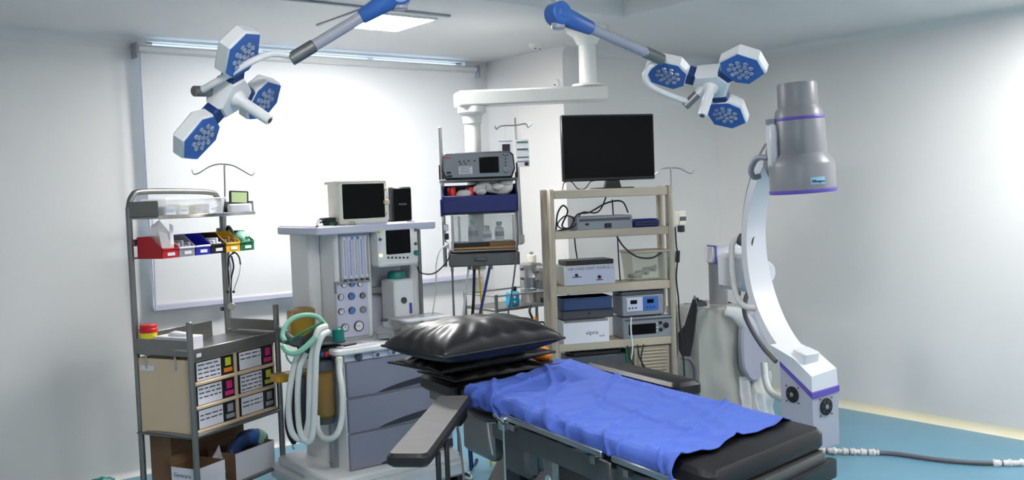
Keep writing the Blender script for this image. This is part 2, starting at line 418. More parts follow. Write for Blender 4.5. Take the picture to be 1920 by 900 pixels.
# ------------------------------------------------------------------ surgical lamps on ceiling arms
def make_lamp(label, hub_px, d, ux, vx, tilt, angles, hdir, elbow, arm_end, yoke, mount, stem_top, dome_r):
    """ux: image direction of the long axis of the pod ring, tilt: angle between lamp axis and sight line"""
    root = thing('surgical_lamp', label, 'surgical lamp', mount, 0)
    hub = D(*hub_px, d); T = -(hub-CP).normalized()
    e1 = (CR*ux[0]-CU*ux[1]); e1 = (e1-T*e1.dot(T)).normalized()
    e2 = (CR*vx[0]-CU*vx[1]); e2 = (e2-T*e2.dot(T)-e1*e2.dot(e1)).normalized()
    nrm = (T*math.cos(tilt)+e2*math.sin(tilt)).normalized()          # the way the lamp shines
    f2 = nrm.cross(e1).normalized()
    inv = Matrix.Translation(-Vector(mount))
    LM = inv @ Matrix((( e1.x, f2.x, nrm.x, hub.x), (e1.y, f2.y, nrm.y, hub.y), (e1.z, f2.z, nrm.z, hub.z), (0, 0, 0, 1)))
    # hub: a three-sided body with cut corners
    poly = []
    for a in angles:
        for da in (-24, 24): poly.append((.088*math.cos(a+R(da)), .088*math.sin(a+R(da))))
    poly.sort(key=lambda p: math.atan2(p[1], p[0]))
    MB(LM).prism(poly, -.055, .02, 'z', .012).build('hub', 'lamp_white', root)
    h = MB(LM).lathe([(.034, .015), (.032, .03), (.021, .045), (.02, .16), (.017, .17), (0, .17)], n=18).build('handle', 'lamp_white', root)
    MB(LM).lathe([(.010, .170), (.010, .172), (0, .172)], n=12).build('end_screw', 'dark_steel', h)
    for a in angles:
        ca, sa = math.cos(a), math.sin(a)
        PM = LM @ Matrix(((ca, -sa, 0, 0), (sa, ca, 0, 0), (0, 0, 1, 0), (0, 0, 0, 1)))
        MB(PM).box(.068, .125, -.036, .036, -.042, .014, .008).build('knuckle', 'lamp_navy', root)
        hexp = [(.105, -.045), (.165, -.088), (.245, -.07), (.29, 0), (.245, .07), (.165, .088), (.105, .045)]
        hexp = [(.108, -.042), (.15, -.086), (.255, -.078), (.292, 0), (.255, .078), (.15, .086), (.108, .042)]
        pod = MB(PM).prism(hexp, -.034, .018, 'z', .007).build('pod', 'lamp_white', root)
        cx = sum(p[0] for p in hexp)/7
        ins = [(cx+(p[0]-cx)*.93, p[1]*.93) for p in hexp]
        MB(PM).prism(ins, .012, .0215, 'z').build('blue_face', 'lamp_blue', pod)
        led = MB(PM)
        spots = [(cx, 0)]+[(cx+.026*math.cos(k*math.pi/3), .026*math.sin(k*math.pi/3)) for k in range(6)]+[(cx+.046*math.cos(k*math.pi/4.5+.3), .046*math.sin(k*math.pi/4.5+.3)) for k in range(9)]
        for (x, y) in spots: led.lathe([(.0105, .0215), (.0085, .0262), (.004, .0235), (0, .0235)], (x, y, 0), n=8)
        led.build('led_cluster', 'led_lens', pod)
    # yoke tube from the arm end to the back of the hub, with its steel joint
    back = LM.inverted()
    yp = [D(*p[:2], p[2])+inv.translation for p in yoke]
    hubw = LM @ Vector((0, 0, -.03))
    MB().tube(yp, .0125, 10).build('yoke', 'lamp_white', root)
    jv = (hubw-yp[-1]); jn = jv.normalized()
    MB().cyl(yp[-1]-jn*.025, yp[-1]+jn*min(.06, jv.length*.5), .019, n=16, c=.003).build('joint', 'dull_steel', root)
    MB().cyl(yp[-1]+jn*.03, hubw, .018, .024, n=16).build('neck', 'lamp_white', root)
    # spring arm
    e = D(*elbow)+inv.translation; t = D(*arm_end)+inv.translation; u = (t-e).normalized()
    MB().cyl(e+u*.05, t-u*.07, .021, n=18).build('spring_arm', 'arm_grey', root)
    MB().cyl(t-u*.10, t, .024, n=18, c=.003).build('arm_sleeve', 'dull_steel', root)
    el = MB().cyl(e-u*.02, e+u*.17, .042, .027, n=18, c=.006).build('elbow_cover', 'lamp_blue', root)
    side = u.cross(Vector((0, 0, 1))).normalized()
    MB().cyl(e-side*.036, e+side*.036, .044, n=20, c=.006).build('elbow_pivot', 'lamp_blue', el)
    # drop tube, extension arm, ceiling dome
    st = Vector(stem_top)+inv.translation
    MB().cyl(Vector((e.x, e.y, e.z-.06)), Vector((e.x, e.y, st.z)), .026, n=18, c=.006).build('drop_tube', 'arm_grey', root)
    c0 = Vector((0, 0, st.z))
    MB().cyl(c0, Vector((e.x, e.y, st.z)), .03, n=18, c=.004).build('extension_arm', 'arm_grey', root)
    MB().cyl((0, 0, st.z-.04), (0, 0, st.z+.04), .05, n=20, c=.006).build('hub_bearing', 'lamp_white', root)
    MB().cyl((0, 0, st.z+.04), (0, 0, 0), .032, n=18).build('ceiling_stem', 'arm_grey', root)
    MB().lathe([(dome_r, 0), (dome_r, -.02), (dome_r*.8, -.045), (.03, -.055)], n=28).build('ceiling_dome', 'lamp_white', root)
    return root
mnt = (2.12, 2.86, TZ)
make_lamp('right surgical lamp with three blue hexagonal pods facing down over the table', (1335, 157), 4.0, (.965, .26), (-.23, .97), math.acos(.6), [R(180), R(180+120), R(180-120)], None,
          (1046, 26, 3.62), (1242, 112, 3.92), [(1236, 112, 3.92), (1216, 128, 3.93), (1210, 148, 3.95), (1232, 168, 3.98), (1292, 192, 4.04)], mnt, (0, 0, 2.47), .11)
make_lamp('left surgical lamp tilted sideways with its curved white yoke in front', (437, 180), 3.4, (.565, -.826), (.84, .54), R(62), [R(a) for a in (45, 165, 285)], None,
          (750, -12, 3.44), (545, 112, 3.38), [(550, 106, 3.38), (512, 101, 3.34), (470, 116, 3.30), (415, 148, 3.28), (374, 171, 3.31)], (2.0, 3.12, TZ), (0, 0, 2.53), .11)
# ------------------------------------------------------------------ ceiling pendant with its shelf stack
st = Fr(D(830, 400, 5.3), -33)
cpos = D(1103, 160, 5.8)
pen = thing('ceiling_pendant', 'white ceiling pendant arm carrying a stack of shelves beside the window', 'pendant', (cpos.x, cpos.y, CZ))
inv = W2L(pen); zr, zl = 2.19, 2.165
dp = st.w(.20, .315)                                   # foot of the drop column
pr_ = inv @ Vector((cpos.x, cpos.y, zr)); pl_ = inv @ Vector((dp.x, dp.y, zl))
ux = (pr_-pl_).normalized()
MB().lathe([(.125, 0), (.125, -.03), (.085, -.06), (.07, -.09), (.06, -.11)], n=28).build('ceiling_flange', 'pendant_paint', pen)
MB().cyl((0, 0, -.1), (0, 0, pr_.z+.045), .052, .056, n=28).build('ceiling_column', 'pendant_paint', pen)
MB().cyl((0, 0, pr_.z+.045), (0, 0, pr_.z+.062), .1, n=28, c=.004).build('column_collar', 'pendant_paint', pen)
sd = ux.cross(Vector((0, 0, 1))).normalized(); up = sd.cross(ux)
BM = Matrix(((ux.x, sd.x, up.x, pl_.x), (ux.y, sd.y, up.y, pl_.y), (ux.z, sd.z, up.z, pl_.z), (0, 0, 0, 1)))
ln = (pr_-pl_).length
MB(BM).box(-.09, ln+.10, -.085, .085, -.045, .045, .01).build('beam', 'pendant_paint', pen)
MB().lathe([(.085, 0), (.085, -.035), (.062, -.05), (.055, -.1)], (pl_.x, pl_.y, pl_.z-.045), n=24).build('drop_collar', 'pendant_paint', pen)
MB().cyl((pl_.x, pl_.y, pl_.z-.09), (pl_.x, pl_.y, 1.15-CZ), .048, n=24).build('drop_column', 'pendant_paint', pen)
# shelves hung on the drop column: all in the frame of the stack
SM = inv @ (Matrix.Translation(st.o) @ Matrix.Rotation(st.rz, 4, 'Z'))
def sx(px, py, y=0): return st.f(px, py, y)
MB(SM).box(-.01, .43, -.02, .30, 1.672, 1.688, .004).build('shelf', 'dark_steel', pen)
MB(SM).box(.0, .425, -.01, .30, 1.488, 1.50, .004).build('shelf', 'dark_steel', pen)
MB(SM).box(.03, .42, -.01, .30, 1.275, 1.29, .004).build('shelf', 'dull_steel', pen)
dr = MB(SM).box(.025, .425, -.02, .28, 1.195, 1.27, .006).build('drawer', 'dark_steel', pen)
MB(SM).box(.17, .24, -.035, -.018, 1.225, 1.245, .005).build('drawer_pull', 'dark_steel', dr)
for x, z0, z1 in ((.005, 1.19, 1.99), (.435, 1.30, 1.72)):
    MB(SM).cyl((x, .10, z0), (x, .10, z1), .011, n=12, c=.002).build('rail', 'steel', pen)
for k, (x, y) in enumerate(((.05, 0), (.41, 0))): MB(SM).cyl((x, y-.005, 1.285), (x, y-.005, 1.49), .006, n=8).build('stay_rod', 'steel', pen)
# side sockets with plugs
for k in range(3): MB(SM).box(.005, .03, .02, .06, 1.30+.05*k, 1.335+.05*k, .004).build('gas_outlet', 'black_plastic' if k % 2 else 'paper', pen)
# the hoses that drop from the pendant to the floor
hoses = [((848, 505, .0), (850, 560), (852, 615), 'cable_grey', .006, 'thin grey cable hanging from the left end of the pendant drawer'),
         ((880, 505, .1), (872, 560), (866, 615), 'hose_white', .007, 'white gas hose hanging under the pendant drawer'),
         ((890, 505, .1), (888, 560), (884, 615), 'black_rubber', .009, 'black gas hose hanging straight down under the pendant drawer'),
         ((898, 505, .1), (902, 560), (907, 615), 'yellow', .006, 'yellow gas hose hanging under the pendant drawer'),
         ((920, 505, .05), (906, 560), (893, 620), 'lamp_navy', .008, 'dark blue gas hose slanting down from the pendant drawer')]
for a, b, c, mt, r, lb in hoses:
    P = [st.w(*[(lambda q: (q[0], a[2], q[1]))(sx(p[0], p[1], a[2]))][0]) for p in (a[:2], b, c)]
    P[0].z = 1.2
    dv = (P[2]-P[1]).normalized(); foot = P[2]+dv*.25; foot.z = max(.25, foot.z)
    P += [foot, Vector((foot.x+.02, foot.y+.03, .02)), Vector((foot.x+.12, foot.y+.12, .012))]
    h = thing('gas_hose', lb, 'hose', (P[0].x, P[0].y, P[0].z), 0, 'hoses hanging under the pendant')
    MB(W2L(h)).tube(P, r, 8).build('hose_line', mt, h)
    MB().cyl((0, 0, -.03), (0, 0, 0), r*1.5, n=10).build('coupling', 'dull_steel', h)
# long grey cable at the right side of the stack
P = [D(968, 392, 5.31), D(971, 440, 5.29), D(966, 500, 5.29), D(958, 560, 5.32), D(953, 600, 5.35)]; e = P[-1]
P += [Vector((e.x+.01, e.y+.02, .4)), Vector((e.x+.03, e.y+.05, .02)), Vector((e.x+.15, e.y+.1, .012))]
tag(MB().tube(P, .005, 6).build('power_cable', 'cable_grey'), 'long grey cable looping down the right side of the pendant stack', 'cable')
P = [D(846, 470, 5.28), D(838, 490, 5.25), D(815, 512, 5.2), D(790, 512, 5.12), D(782, 500, 5.08)]
tag(MB().tube(P, .004, 6).build('power_cable', 'black_rubber'), 'black cable sagging from the pendant stack to the anaesthesia machine', 'cable')
P = [D(842, 455, 5.30), D(825, 470, 5.28), D(818, 500, 5.26), D(818, 540, 5.27), D(812, 585, 5.3), D(808, 615, 5.3)]; e = P[-1]
P += [Vector((e.x, e.y, .3)), Vector((e.x+.02, e.y+.02, .012))]
tag(MB().tube(P, .004, 6).build('power_cable', 'hose_white'), 'thin white cable dangling left of the pendant stack', 'cable')

# electrosurgical unit
x0, z0 = sx(829, 341); x1, _ = sx(966, 332); zt = 1.838
eu = thing('electrosurgical_unit', 'grey electrosurgical unit with black screen on top of the pendant stack', 'medical device', st.w(0, -.01, 1.688), st.rz)
H = zt-1.688; XA0, XA1 = .004, .418
out = [(XA0+.018, 0), (XA1-.02, 0), (XA1, .05), (XA1-.008, H-.02), (XA1-.03, H), (XA0+.02, H), (XA0+.004, H-.018), (XA0, .05)]
MB().prism(out, -.012, .26, 'y', .008).build('body', 'ink_dark', eu)
ins = [(p[0]*.955+.0095, p[1]*.88+.009) for p in out]
MB().prism(ins, -.016, -.01, 'y').build('front_panel', 'device_grey', eu)
MB().box(.215, .325, -.021, -.014, .03, H-.03, .003).build('screen', 'black_gloss', eu)
for px_, pz in ((.105, .098), (.13, .098), (.155, .1), (.112, .085), (.138, .085), (.19, .1)):
    MB().cyl((px_, -.014, pz), (px_, -.019, pz), .005, n=10).build('socket', 'black_plastic', eu)
for k in range(4): MB().cyl((.363, -.014, .122-.018*k), (.363, -.019, .122-.018*k), .0045, n=10).build('button', 'lamp_navy', eu)
for k in (-1, 1): MB().cyl((.363+.012*k, -.014, .128), (.363+.012*k, -.019, .128), .004, n=10).build('button', 'black_plastic', eu)
MB().lathe([(.018, 0), (.018, .008), (.012, .012), (.012, .02), (0, .02)], (.366, -.015, .042), (0, -1, 0), 18).build('dial', 'device_grey', eu)
MB().box(.03, .055, -.02, -.014, .032, .044, .002).build('switch', 'black_plastic', eu)
MB().box(.03, .062, -.02, -.014, .012, .024, .002).build('port', 'black_plastic', eu)
MB().box(.1, .175, -.0175, -.0155, .028, .07).build('info_label', 'paper', eu)
lb = MB()
for k in range(5): lb.box(.105, .17-.012*(k % 2), -.0185, -.017, .033+.0075*k, .036+.0075*k)
lb.build('printed_lines', 'ink', eu)
MB().box(.02, .058, -.0175, -.0155, .118, .124).build('name_plate', 'red', eu)
for x in (XA0-.012, XA1+.012): MB().box(x-.004, x+.004, .02, .05, .0, .085, .003).build('handle_leg', 'black_plastic', eu)

# blue open bin with cans and gauze
bn = thing('storage_bin', 'dark blue open plastic bin in the pendant stack', 'bin', st.w(0, -.03, 1.50), st.rz)
q = MB()
q.box(.0, .425, -.01, .0, 0, .095, .003).box(.0, .425, .23, .24, 0, .155, .003).box(.008, .417, 0, .23, 0, .006)
for x in (0, .417): q.prism([(-.01, 0), (.24, 0), (.24, .155), (.12, .155), (-.01, .095)], x, x+.008, 'x')
q.build('bin_body', 'navy_plastic', bn)
MB().box(-.012, 0, .02, .12, -.02, .08, .01).build('side_hook', 'navy_plastic', bn)
for px, lb in ((.03, 'red soda-size can at the left end of the blue bin'), (.135, 'red can in the middle of the blue bin, leaning')):
    c = thing('red_can', lb, 'can', st.w(px+.03, .05, 1.506), st.rz+.2)
    MB().lathe([(.022, 0), (.026, .006), (.026, .125), (.02, .138), (0, .138)], (0, 0, 0), (-.05, -.08, 1), 20).build('can_body', 'red_metal', c)
    MB().lathe([(.0262, .05), (.0266, .055), (.0266, .065), (.0262, .07)], (0, 0, 0), (-.05, -.08, 1), 20).build('can_band', 'paper', c)
def lump(x, y, z, r, s, seed):
    return lambda mb: mb.ball((x, y, z), r, s, 16, 10, lambda q: 1+.22*noise.noise(q*28+Vector((seed, 0, 0))))
gz = MB()
P = [(.09, .08, .07), (.13, .06, .085), (.19, .07, .115), (.25, .09, .13), (.29, .08, .105), (.34, .08, .10), (.38, .09, .13), (.36, .11, .165), (.30, .12, .16), (.24, .12, .14)]
gz.tube(P, lambda t: .026+.010*math.sin(t*23), 10, 8)
for k, (x, y, z, r) in enumerate(((.1, .06, .06, .03), (.32, .06, .125, .03), (.37, .07, .15, .03), (.22, .06, .1, .026))): lump(x, y, z, r, (1.2, 1, .8), k)(gz)
go = gz.build('gauze_roll', 'gauze', None, 180); go.location = st.w(0, -.03, 1.515); go.rotation_euler.z = st.rz
tag(go, 'twisted white gauze heaped in the right half of the blue bin', 'gauze')

# clear acrylic box under the blue bin, with bottles in it
ab = thing('acrylic_case', 'clear acrylic case with steel edges under the blue bin', 'case', st.w(.05, 0, 1.33), st.rz)
w, d, h = .35, .24, .15
MB().box(.0, w, 0, .004, 0, h).build('front_pane', 'clear_glass', ab, 0)
MB().box(.0, w, d-.004, d, 0, h).build('back_pane', 'clear_glass', ab, 0)
for x in (0, w-.004): MB().box(x, x+.004, .004, d-.004, 0, h).build('side_pane', 'clear_glass', ab, 0)
MB().box(.0, w, 0, d, h, h+.006).build('lid', 'clear_glass', ab, 0)
for x in (-.004, .034, w-.01): MB().box(x, x+.012, -.006, -.001, 0, h, .002).build('edge_strip', 'steel', ab)
btl = (('grey_bin', .12, .105, .028, 'tall grey box-shaped bottle inside the acrylic case'), ('paper', .2, .07, .024, 'short white bottle with green cap inside the acrylic case'), ('hose_white', .27, .09, .026, 'white bottle with teal cap at the right inside the acrylic case'))
for mt, x, hh, r, lb in btl:
    b = thing('bottle', lb, 'bottle', st.w(.05+x, .07, 1.33), st.rz, 'bottles in the acrylic case')
    MB().lathe([(r*.9, 0), (r, .006), (r, hh*.8), (r*.5, hh*.92), (r*.45, hh)], n=16).build('bottle_body', mt, b)
    MB().cyl((0, 0, hh), (0, 0, hh+.02), r*.6, n=14, c=.002).build('cap', 'green' if r < .025 else 'teal', b)
    MB().lathe([(r*1.01, hh*.3), (r*1.02, hh*.31), (r*1.02, hh*.6), (r*1.01, hh*.61)], n=16).build('bottle_label', 'ink', b)


fo = thing('folder_stack', 'flat tan and black folders under the acrylic case in the pendant stack', 'folders', st.w(.045, .0, 1.29), st.rz)
MB().box(0, .36, 0, .24, 0, .014, .003).build('tan_folder', mat('tan_card', rgb(176, 128, 72), .6), fo)
MB().box(.0, .21, -.002, .24, .014, .038, .003).build('black_folder', 'black_plastic', fo)
MB().box(.212, .36, .0, .24, .014, .038, .003).build('brown_folder', 'cardboard', fo)
# drip hook pole with hanging cards at the right of the stack
ip = D(967, 260, 5.62)
iv = thing('drip_pole', 'steel drip pole with hooks and hanging cards behind the pendant stack', 'drip pole', (ip.x, ip.y, 1.3))
inv = W2L(iv)
MB(inv).cyl(D(966, 221, 5.62), D(979, 458, 5.62), .008, n=10).build('pole', 'steel', iv)
hk = MB(inv)
hk.tube([D(928, 236, 5.6), D(931, 242, 5.6), D(940, 236, 5.6), D(967, 235, 5.6), D(985, 232, 5.6), D(990, 239, 5.6), D(998, 231, 5.6)], .0045, 8, 4)
hk.build('hook_bar', 'steel', iv)
b0 = D(978, 440, 5.62); MB(inv).cyl((b0.x, b0.y, b0.z), (b0.x, b0.y, b0.z-.05), .018, n=14, c=.003).build('lower_clamp', 'cream_white', iv)
# bracket that holds the pole on the pendant column
w0 = st.w(.2, .315); MB(inv).cyl((w0.x, w0.y, 1.60), D(973, 362, 5.62), .01, n=8).build('bracket_arm', 'steel', iv)
def card(c0, c1, dd, lb, rows, photo):
    a = D(*c0, dd); b = D(*c1, dd); o = thing('hanging_card', lb, 'card', (a.x, a.y, b.z), st.rz+R(0))
    wd = (Vector((b.x, b.y, 0))-Vector((a.x, a.y, 0))).length; ht = a.z-b.z
    MB().box(0, wd, -.001, .001, 0, ht).build('sheet', 'paper', o, 0)
    for (z, mt, tt) in rows: MB().box(wd*.05, wd*.92, -.0025, -.001, ht*z, ht*(z+tt)).build('print_band', mt, o, 0)
    if photo: MB().box(wd*photo[0], wd*photo[1], -.0025, -.001, ht*photo[2], ht*photo[3]).build('photo_print', 'ink_dark', o, 0)
    MB().tube([(wd*.5, 0, ht), (wd*.5, .004, ht+.085)], .0015, 5, 0).build('string', 'hose_white', o)
card((967, 262), (993, 312), 5.585, 'white hanging card with green printed bands, right of the screen unit', [(.88, 'green', .05), (.62, 'green', .05), (.34, 'green', .03), (.2, 'ink', .02)], (.62, .9, .04, .16))
card((934, 262), (963, 296), 5.60, 'white hanging card with a dark photo, half hidden behind the screen unit', [(.9, 'ink', .02)], (.25, .78, .12, .75))

# ------------------------------------------------------------------ cream plastic rack
rk = Fr(D(1048, 650, 5.3), -24); RW, RD = .682, .18
rack = thing('plastic_rack', 'cream plastic five-tier storage rack holding monitor and endoscopy devices', 'rack', rk.w(0, 0, 0), rk.rz)
SHZ = [(.16, .20), (.48, .52), (.695, .742), (1.018, 1.068), (1.332, 1.378), (1.558, 1.606)]
for z0, z1 in SHZ:
    q = MB().box(0, RW, 0, .018, z0, z1, .004).box(0, RW, RD-.018, RD, z0, z1, .004).box(0, .018, .018, RD-.018, z0, z1, .003).box(RW-.018, RW, .018, RD-.018, z0, z1, .003).box(.018, RW-.018, .018, RD-.018, z1-.012, z1-.004)
    q.build('shelf', 'cream_plastic', rack)
for x in (-.03, RW+.0):
    for y in (-.004, RD-.045):
        q = MB().box(x, x+.03, y, y+.05, 0, 1.612, .005); q.build('post', 'cream_plastic', rack)
        MB().box(x+.009, x+.021, y-.003, y+.053, .05, 1.58, .002).build('post_rib', 'cream_plastic', rack)
def dev(name, label, cat, x, z, group=None, y=0): return thing(name, label, cat, rk.w(x, y, z), rk.rz, group)
S = [b-.004 for a, b in SHZ]
# flat monitor on the top tier
mo = dev('flat_monitor', 'large black flat monitor standing on top of the cream rack', 'monitor', 0, S[5], y=.10)
MB().box(.082, .642, -.02, .012, .05, .428, .006).build('housing', 'black_plastic', mo)
MB().box(.092, .632, -.0225, -.019, .068, .418).build('screen', 'black_gloss', mo)
MB().box(.30, .46, .012, .045, .10, .34, .01).build('rear_box', 'black_plastic', mo)
MB().prism([(.335, .008), (.435, .008), (.42, .06), (.35, .06)], -.012, .022, 'y').build('stand_neck', 'black_plastic', mo)
MB().slab(.27, .50, -.07, .09, 0, .01, .03, .003).build('stand_foot', 'black_plastic', mo)
def wire(pts, r, mt, lb, cat='cable'):
    o = MB().tube([rk.w(*p) for p in pts], r, 6, 6).build('cable', mt); return tag(o, lb, cat)
wire([(.05, -.0, S[5]+.004), (.07, .02, S[5]+.045), (.12, .05, S[5]+.05), (.15, .03, S[5]+.01), (.19, .02, S[5]+.008), (.23, .04, S[5]+.045), (.27, .10, S[5]+.05), (.30, .14, S[5]+.06)], .003, 'black_rubber', 'thin black cables curling under the monitor on the top tier')
# upper middle tier: grey camera box
cb_ = dev('camera_control_box', 'low grey camera control box on the tier below the monitor', 'medical device', .13, S[4])
MB().box(0, .335, .005, .18, 0, .078, .006).build('body', 'device_grey', cb_)
MB().box(.015, .32, .002, .007, .05, .066).build('dark_strip', 'device_dark', cb_)
MB().box(.165, .205, -.004, .006, .01, .036, .003).build('socket', 'black_plastic', cb_)
MB().box(.05, .07, -.002, .006, .03, .04, .001).build('button', 'ink_dark', cb_)
bb = dev('blue_case', 'small dark blue case beside the grey camera control box', 'case', .48, S[4])
MB().slab(0, .16, .02, .14, 0, .05, .02, .012).build('body', 'navy_plastic', bb)
MB().box(.02, .14, .018, .024, .02, .03, .002).build('zip_line', 'ink_dark', bb)
P = [(.02, .05, S[4]+.01), (.03, .04, S[4]+.10), (.06, .03, S[4]+.145), (.09, .04, S[4]+.11), (.06, .06, S[4]+.03), (.10, .03, S[4]+.02), (.15, .05, S[4]+.09), (.24, .10, S[4]+.10), (.34, .08, S[4]+.15), (.42, .05, S[4]+.155), (.46, .06, S[4]+.09)]
wire(P, .005, 'black_rubber', 'thick black camera cable coiled on the tier below the monitor')
P = [(.03, .02, S[4]+.006), (.09, -.0, S[4]+.02), (.12, .03, S[4]+.07), (.08, .06, S[4]+.085), (.03, .05, S[4]+.04), (.06, .02, S[4]+.012), (.12, .01, S[4]+.03), (.18, .06, S[4]+.1), (.3, .12, S[4]+.1), (.36, .14, S[4]+.2), (.31, .13, S[5]-.03)]
wire(P, .0045, 'black_rubber', 'second black cable looping up to the monitor from the tier below')
wire([(.355, .03, S[5]-.06), (.36, .04, S[4]+.12), (.365, .05, S[4]+.08)], .004, 'black_rubber', 'short black cable hanging straight down below the monitor neck')
wire([(.36, -.012, SHZ[4][0]), (.40, -.018, 1.27), (.47, -.02, 1.215), (.56, -.015, 1.20), (.63, -.01, 1.225)], .005, 'black_rubber', 'black cable sagging across the front of the rack to the clear tub')
wire([(.405, .10, S[4]-.03), (.408, .10, 1.2), (.41, .09, S[3]+.006)], .004, 'black_rubber', 'black cable hanging down between the light source and the clear tub')
wire([(.15, .12, S[4]-.03), (.155, .12, 1.27), (.16, .11, 1.21)], .004, 'black_rubber', 'black cable hanging down behind the light source box')
# light source and clear tub
ls = dev('light_source', 'white light source box with a black tray on its lid, on the cream rack', 'medical device', .045, S[3])
MB().box(0, .305, .0, .18, 0, .115, .006).build('body', 'cream_white', ls)
MB().box(.01, .30, -.004, .002, .004, .112, .002).build('front_panel', 'lilac_grey', ls)
MB().box(.02, .30, .01, .18, .115, .142, .004).build('black_lid', 'black_plastic', ls)
text('lettering', 'LED COLD LIGHT SOURCE', .0205, 'ink_dark', ls, (.022, -.0045, .09))
text('lettering', 'LCD', .012, 'ink', ls, (.268, -.0045, .09))
for x, z, r in ((.07, .062, .009), (.205, .045, .010)):
    MB().lathe([(r, 0), (r, .006), (r*.7, .01), (r*.7, .02), (0, .02)], (x, -.003, z), (0, -1, 0), 14).build('knob', 'black_plastic', ls)
MB().box(.045, .1, -.0055, -.004, .048, .053).build('printed_lines', 'ink', ls, 0)
MB().box(.185, .225, -.0055, -.004, .026, .031).build('printed_lines', 'ink', ls, 0)
clear('tub_plastic', (.62, .63, .52, 1), .30, .2)
tb = dev('plastic_tub', 'clear lidded plastic tub with tubing inside, right of the light source', 'tub', .45, S[3])
def frust(mb, x0, x1, y0, y1, z0, z1, k):
    return mb.add([(x0+k, y0+k, z0), (x1-k, y0+k, z0), (x1-k, y1-k, z0), (x0+k, y1-k, z0), (x0, y0, z1), (x1, y0, z1), (x1, y1, z1), (x0, y1, z1)], [(0, 1, 2, 3), (4, 5, 6, 7), (0, 1, 5, 4), (1, 2, 6, 5), (2, 3, 7, 6), (3, 0, 4, 7)])
frust(MB(), 0, .235, .0, .18, 0, .165, .016).build('tub_body', 'tub_plastic', tb, 0)
MB().slab(-.01, .245, -.01, .19, .165, .18, .02, .004).build('lid', 'cream_plastic', tb)
cc = MB()
for k in range(3): cc.tube([(.05+.045*k+.035*math.cos(a), .08+.03*math.sin(a), .02+.018*k+.004*a) for a in [i*.7 for i in range(10)]], .010, 8, 3)
tc_ = cc.build('tubing_coil', 'device_grey'); tc_.location = rk.w(.45, 0, S[3]); tc_.rotation_euler.z = rk.rz
tag(tc_, 'grey tubing coiled inside the clear plastic tub', 'tubing')
# lower middle tier: blue tray, carton, two devices
bt = dev('blue_tray', 'blue plastic tray pushed in above the white carton on the rack', 'tray', .035, S[2]+.185)
MB().slab(0, .30, .02, .18, 0, .07, .015, .005).build('body', 'blue_grey', bt)
MB().box(-.0, .30, .016, .19, .06, .07, .003).build('rim', 'blue_grey', bt)
dt = dev('dark_device', 'dark grey flat recorder under the blue tray on the rack', 'medical device', .04, S[2]+.13)
MB().box(0, .31, .05, .185, 0, .055, .006).build('body', 'device_dark', dt)
MB().cyl((.16, .052, .03), (.16, .046, .03), .006, n=10).build('button', 'black_plastic', dt)
ct = dev('white_carton', 'white open carton with a printed side on the lower rack tier', 'carton', .03, S[2])
q = MB().box(0, .27, .0, .004, 0, .118).box(0, .27, .172, .176, 0, .13).box(0, .004, .004, .172, 0, .13).box(.266, .27, .004, .172, 0, .13).box(0.004, .266, .004, .172, 0, .004)
q.build('carton_body', 'paper', ct, 0)
text('lettering', 'vipro', .036, 'ink', ct, (.13, -.001, .045)); text('lettering', 'ward', .016, 'ink', ct, (.21, -.001, .03))
fb = MB(); frust(fb, .01, .26, .012, .165, .006, .128, .01); f_ = fb.build('film_bag', 'clear_plastic'); f_.location = rk.w(.03, 0, S[2]); f_.rotation_euler.z = rk.rz
tag(f_, 'clear plastic bag bulging in the white carton on the rack', 'plastic bag')
d1 = dev('insufflator', 'grey device with three round ports and dark window on the lower rack tier', 'medical device', .385, S[2])
MB().box(0, .31, .0, .18, 0, .125, .006).build('body', 'device_grey', d1)
MB().box(.035, .20, -.004, .002, .025, .085, .002).build('dark_window', 'black_gloss', d1)
for x, z, r in ((.228, .085, .010), (.228, .045, .011), (.262, .068, .017)):
    MB().lathe([(r, 0), (r, .008), (r*.6, .01), (r*.5, .016), (0, .016)], (x, 0, z), (0, -1, 0), 16).build('port', 'black_plastic', d1)
for k in range(3): MB().cyl((.207, .0, .04+.02*k), (.207, -.006, .04+.02*k), .004, n=10).build('button', 'paper', d1)
MB().box(.012, .30, -.003, .001, .105, .115).build('dark_strip', 'device_dark', d1)
d2 = dev('pump_console', 'blue-grey twin-display pump console stacked on the grey device in the rack', 'medical device', .385, S[2]+.125)
MB().box(0, .255, .0, .17, .008, .125, .006).build('body', 'device_grey', d2)
MB().box(.0, .255, .012, .165, .125, .148, .004).build('dark_top', 'device_dark', d2)
for x in (.015, .24): MB().cyl((x, .03, 0), (x, .03, .01), .01, n=10).build('foot', 'black_rubber', d2)
for x, mt in ((.045, 'lilac_grey'), (.14, 'lamp_blue')): MB().box(x-.02, x+.08, -.004, .002, .035, .115, .002).build('display_panel', mt, d2)
for x in (.048, .15): MB().box(x, x+.04, -.007, -.003, .078, .1, .001).build('display', 'black_gloss', d2)
for x in (.04, .06, .08, .15, .17, .19): MB().cyl((x, -.003, .055), (x, -.008, .055), .005, n=10).build('button', 'lamp_navy', d2)
cn = dev('paper_cone', 'white folded paper lying on the grey device at the right rack post', 'paper', .645, S[2]+.125)
MB().prism([(-.04, 0), (.045, 0), (.02, .012), (-.015, .04)], .04, .12, 'y').build('folded_sheet', 'paper', cn)
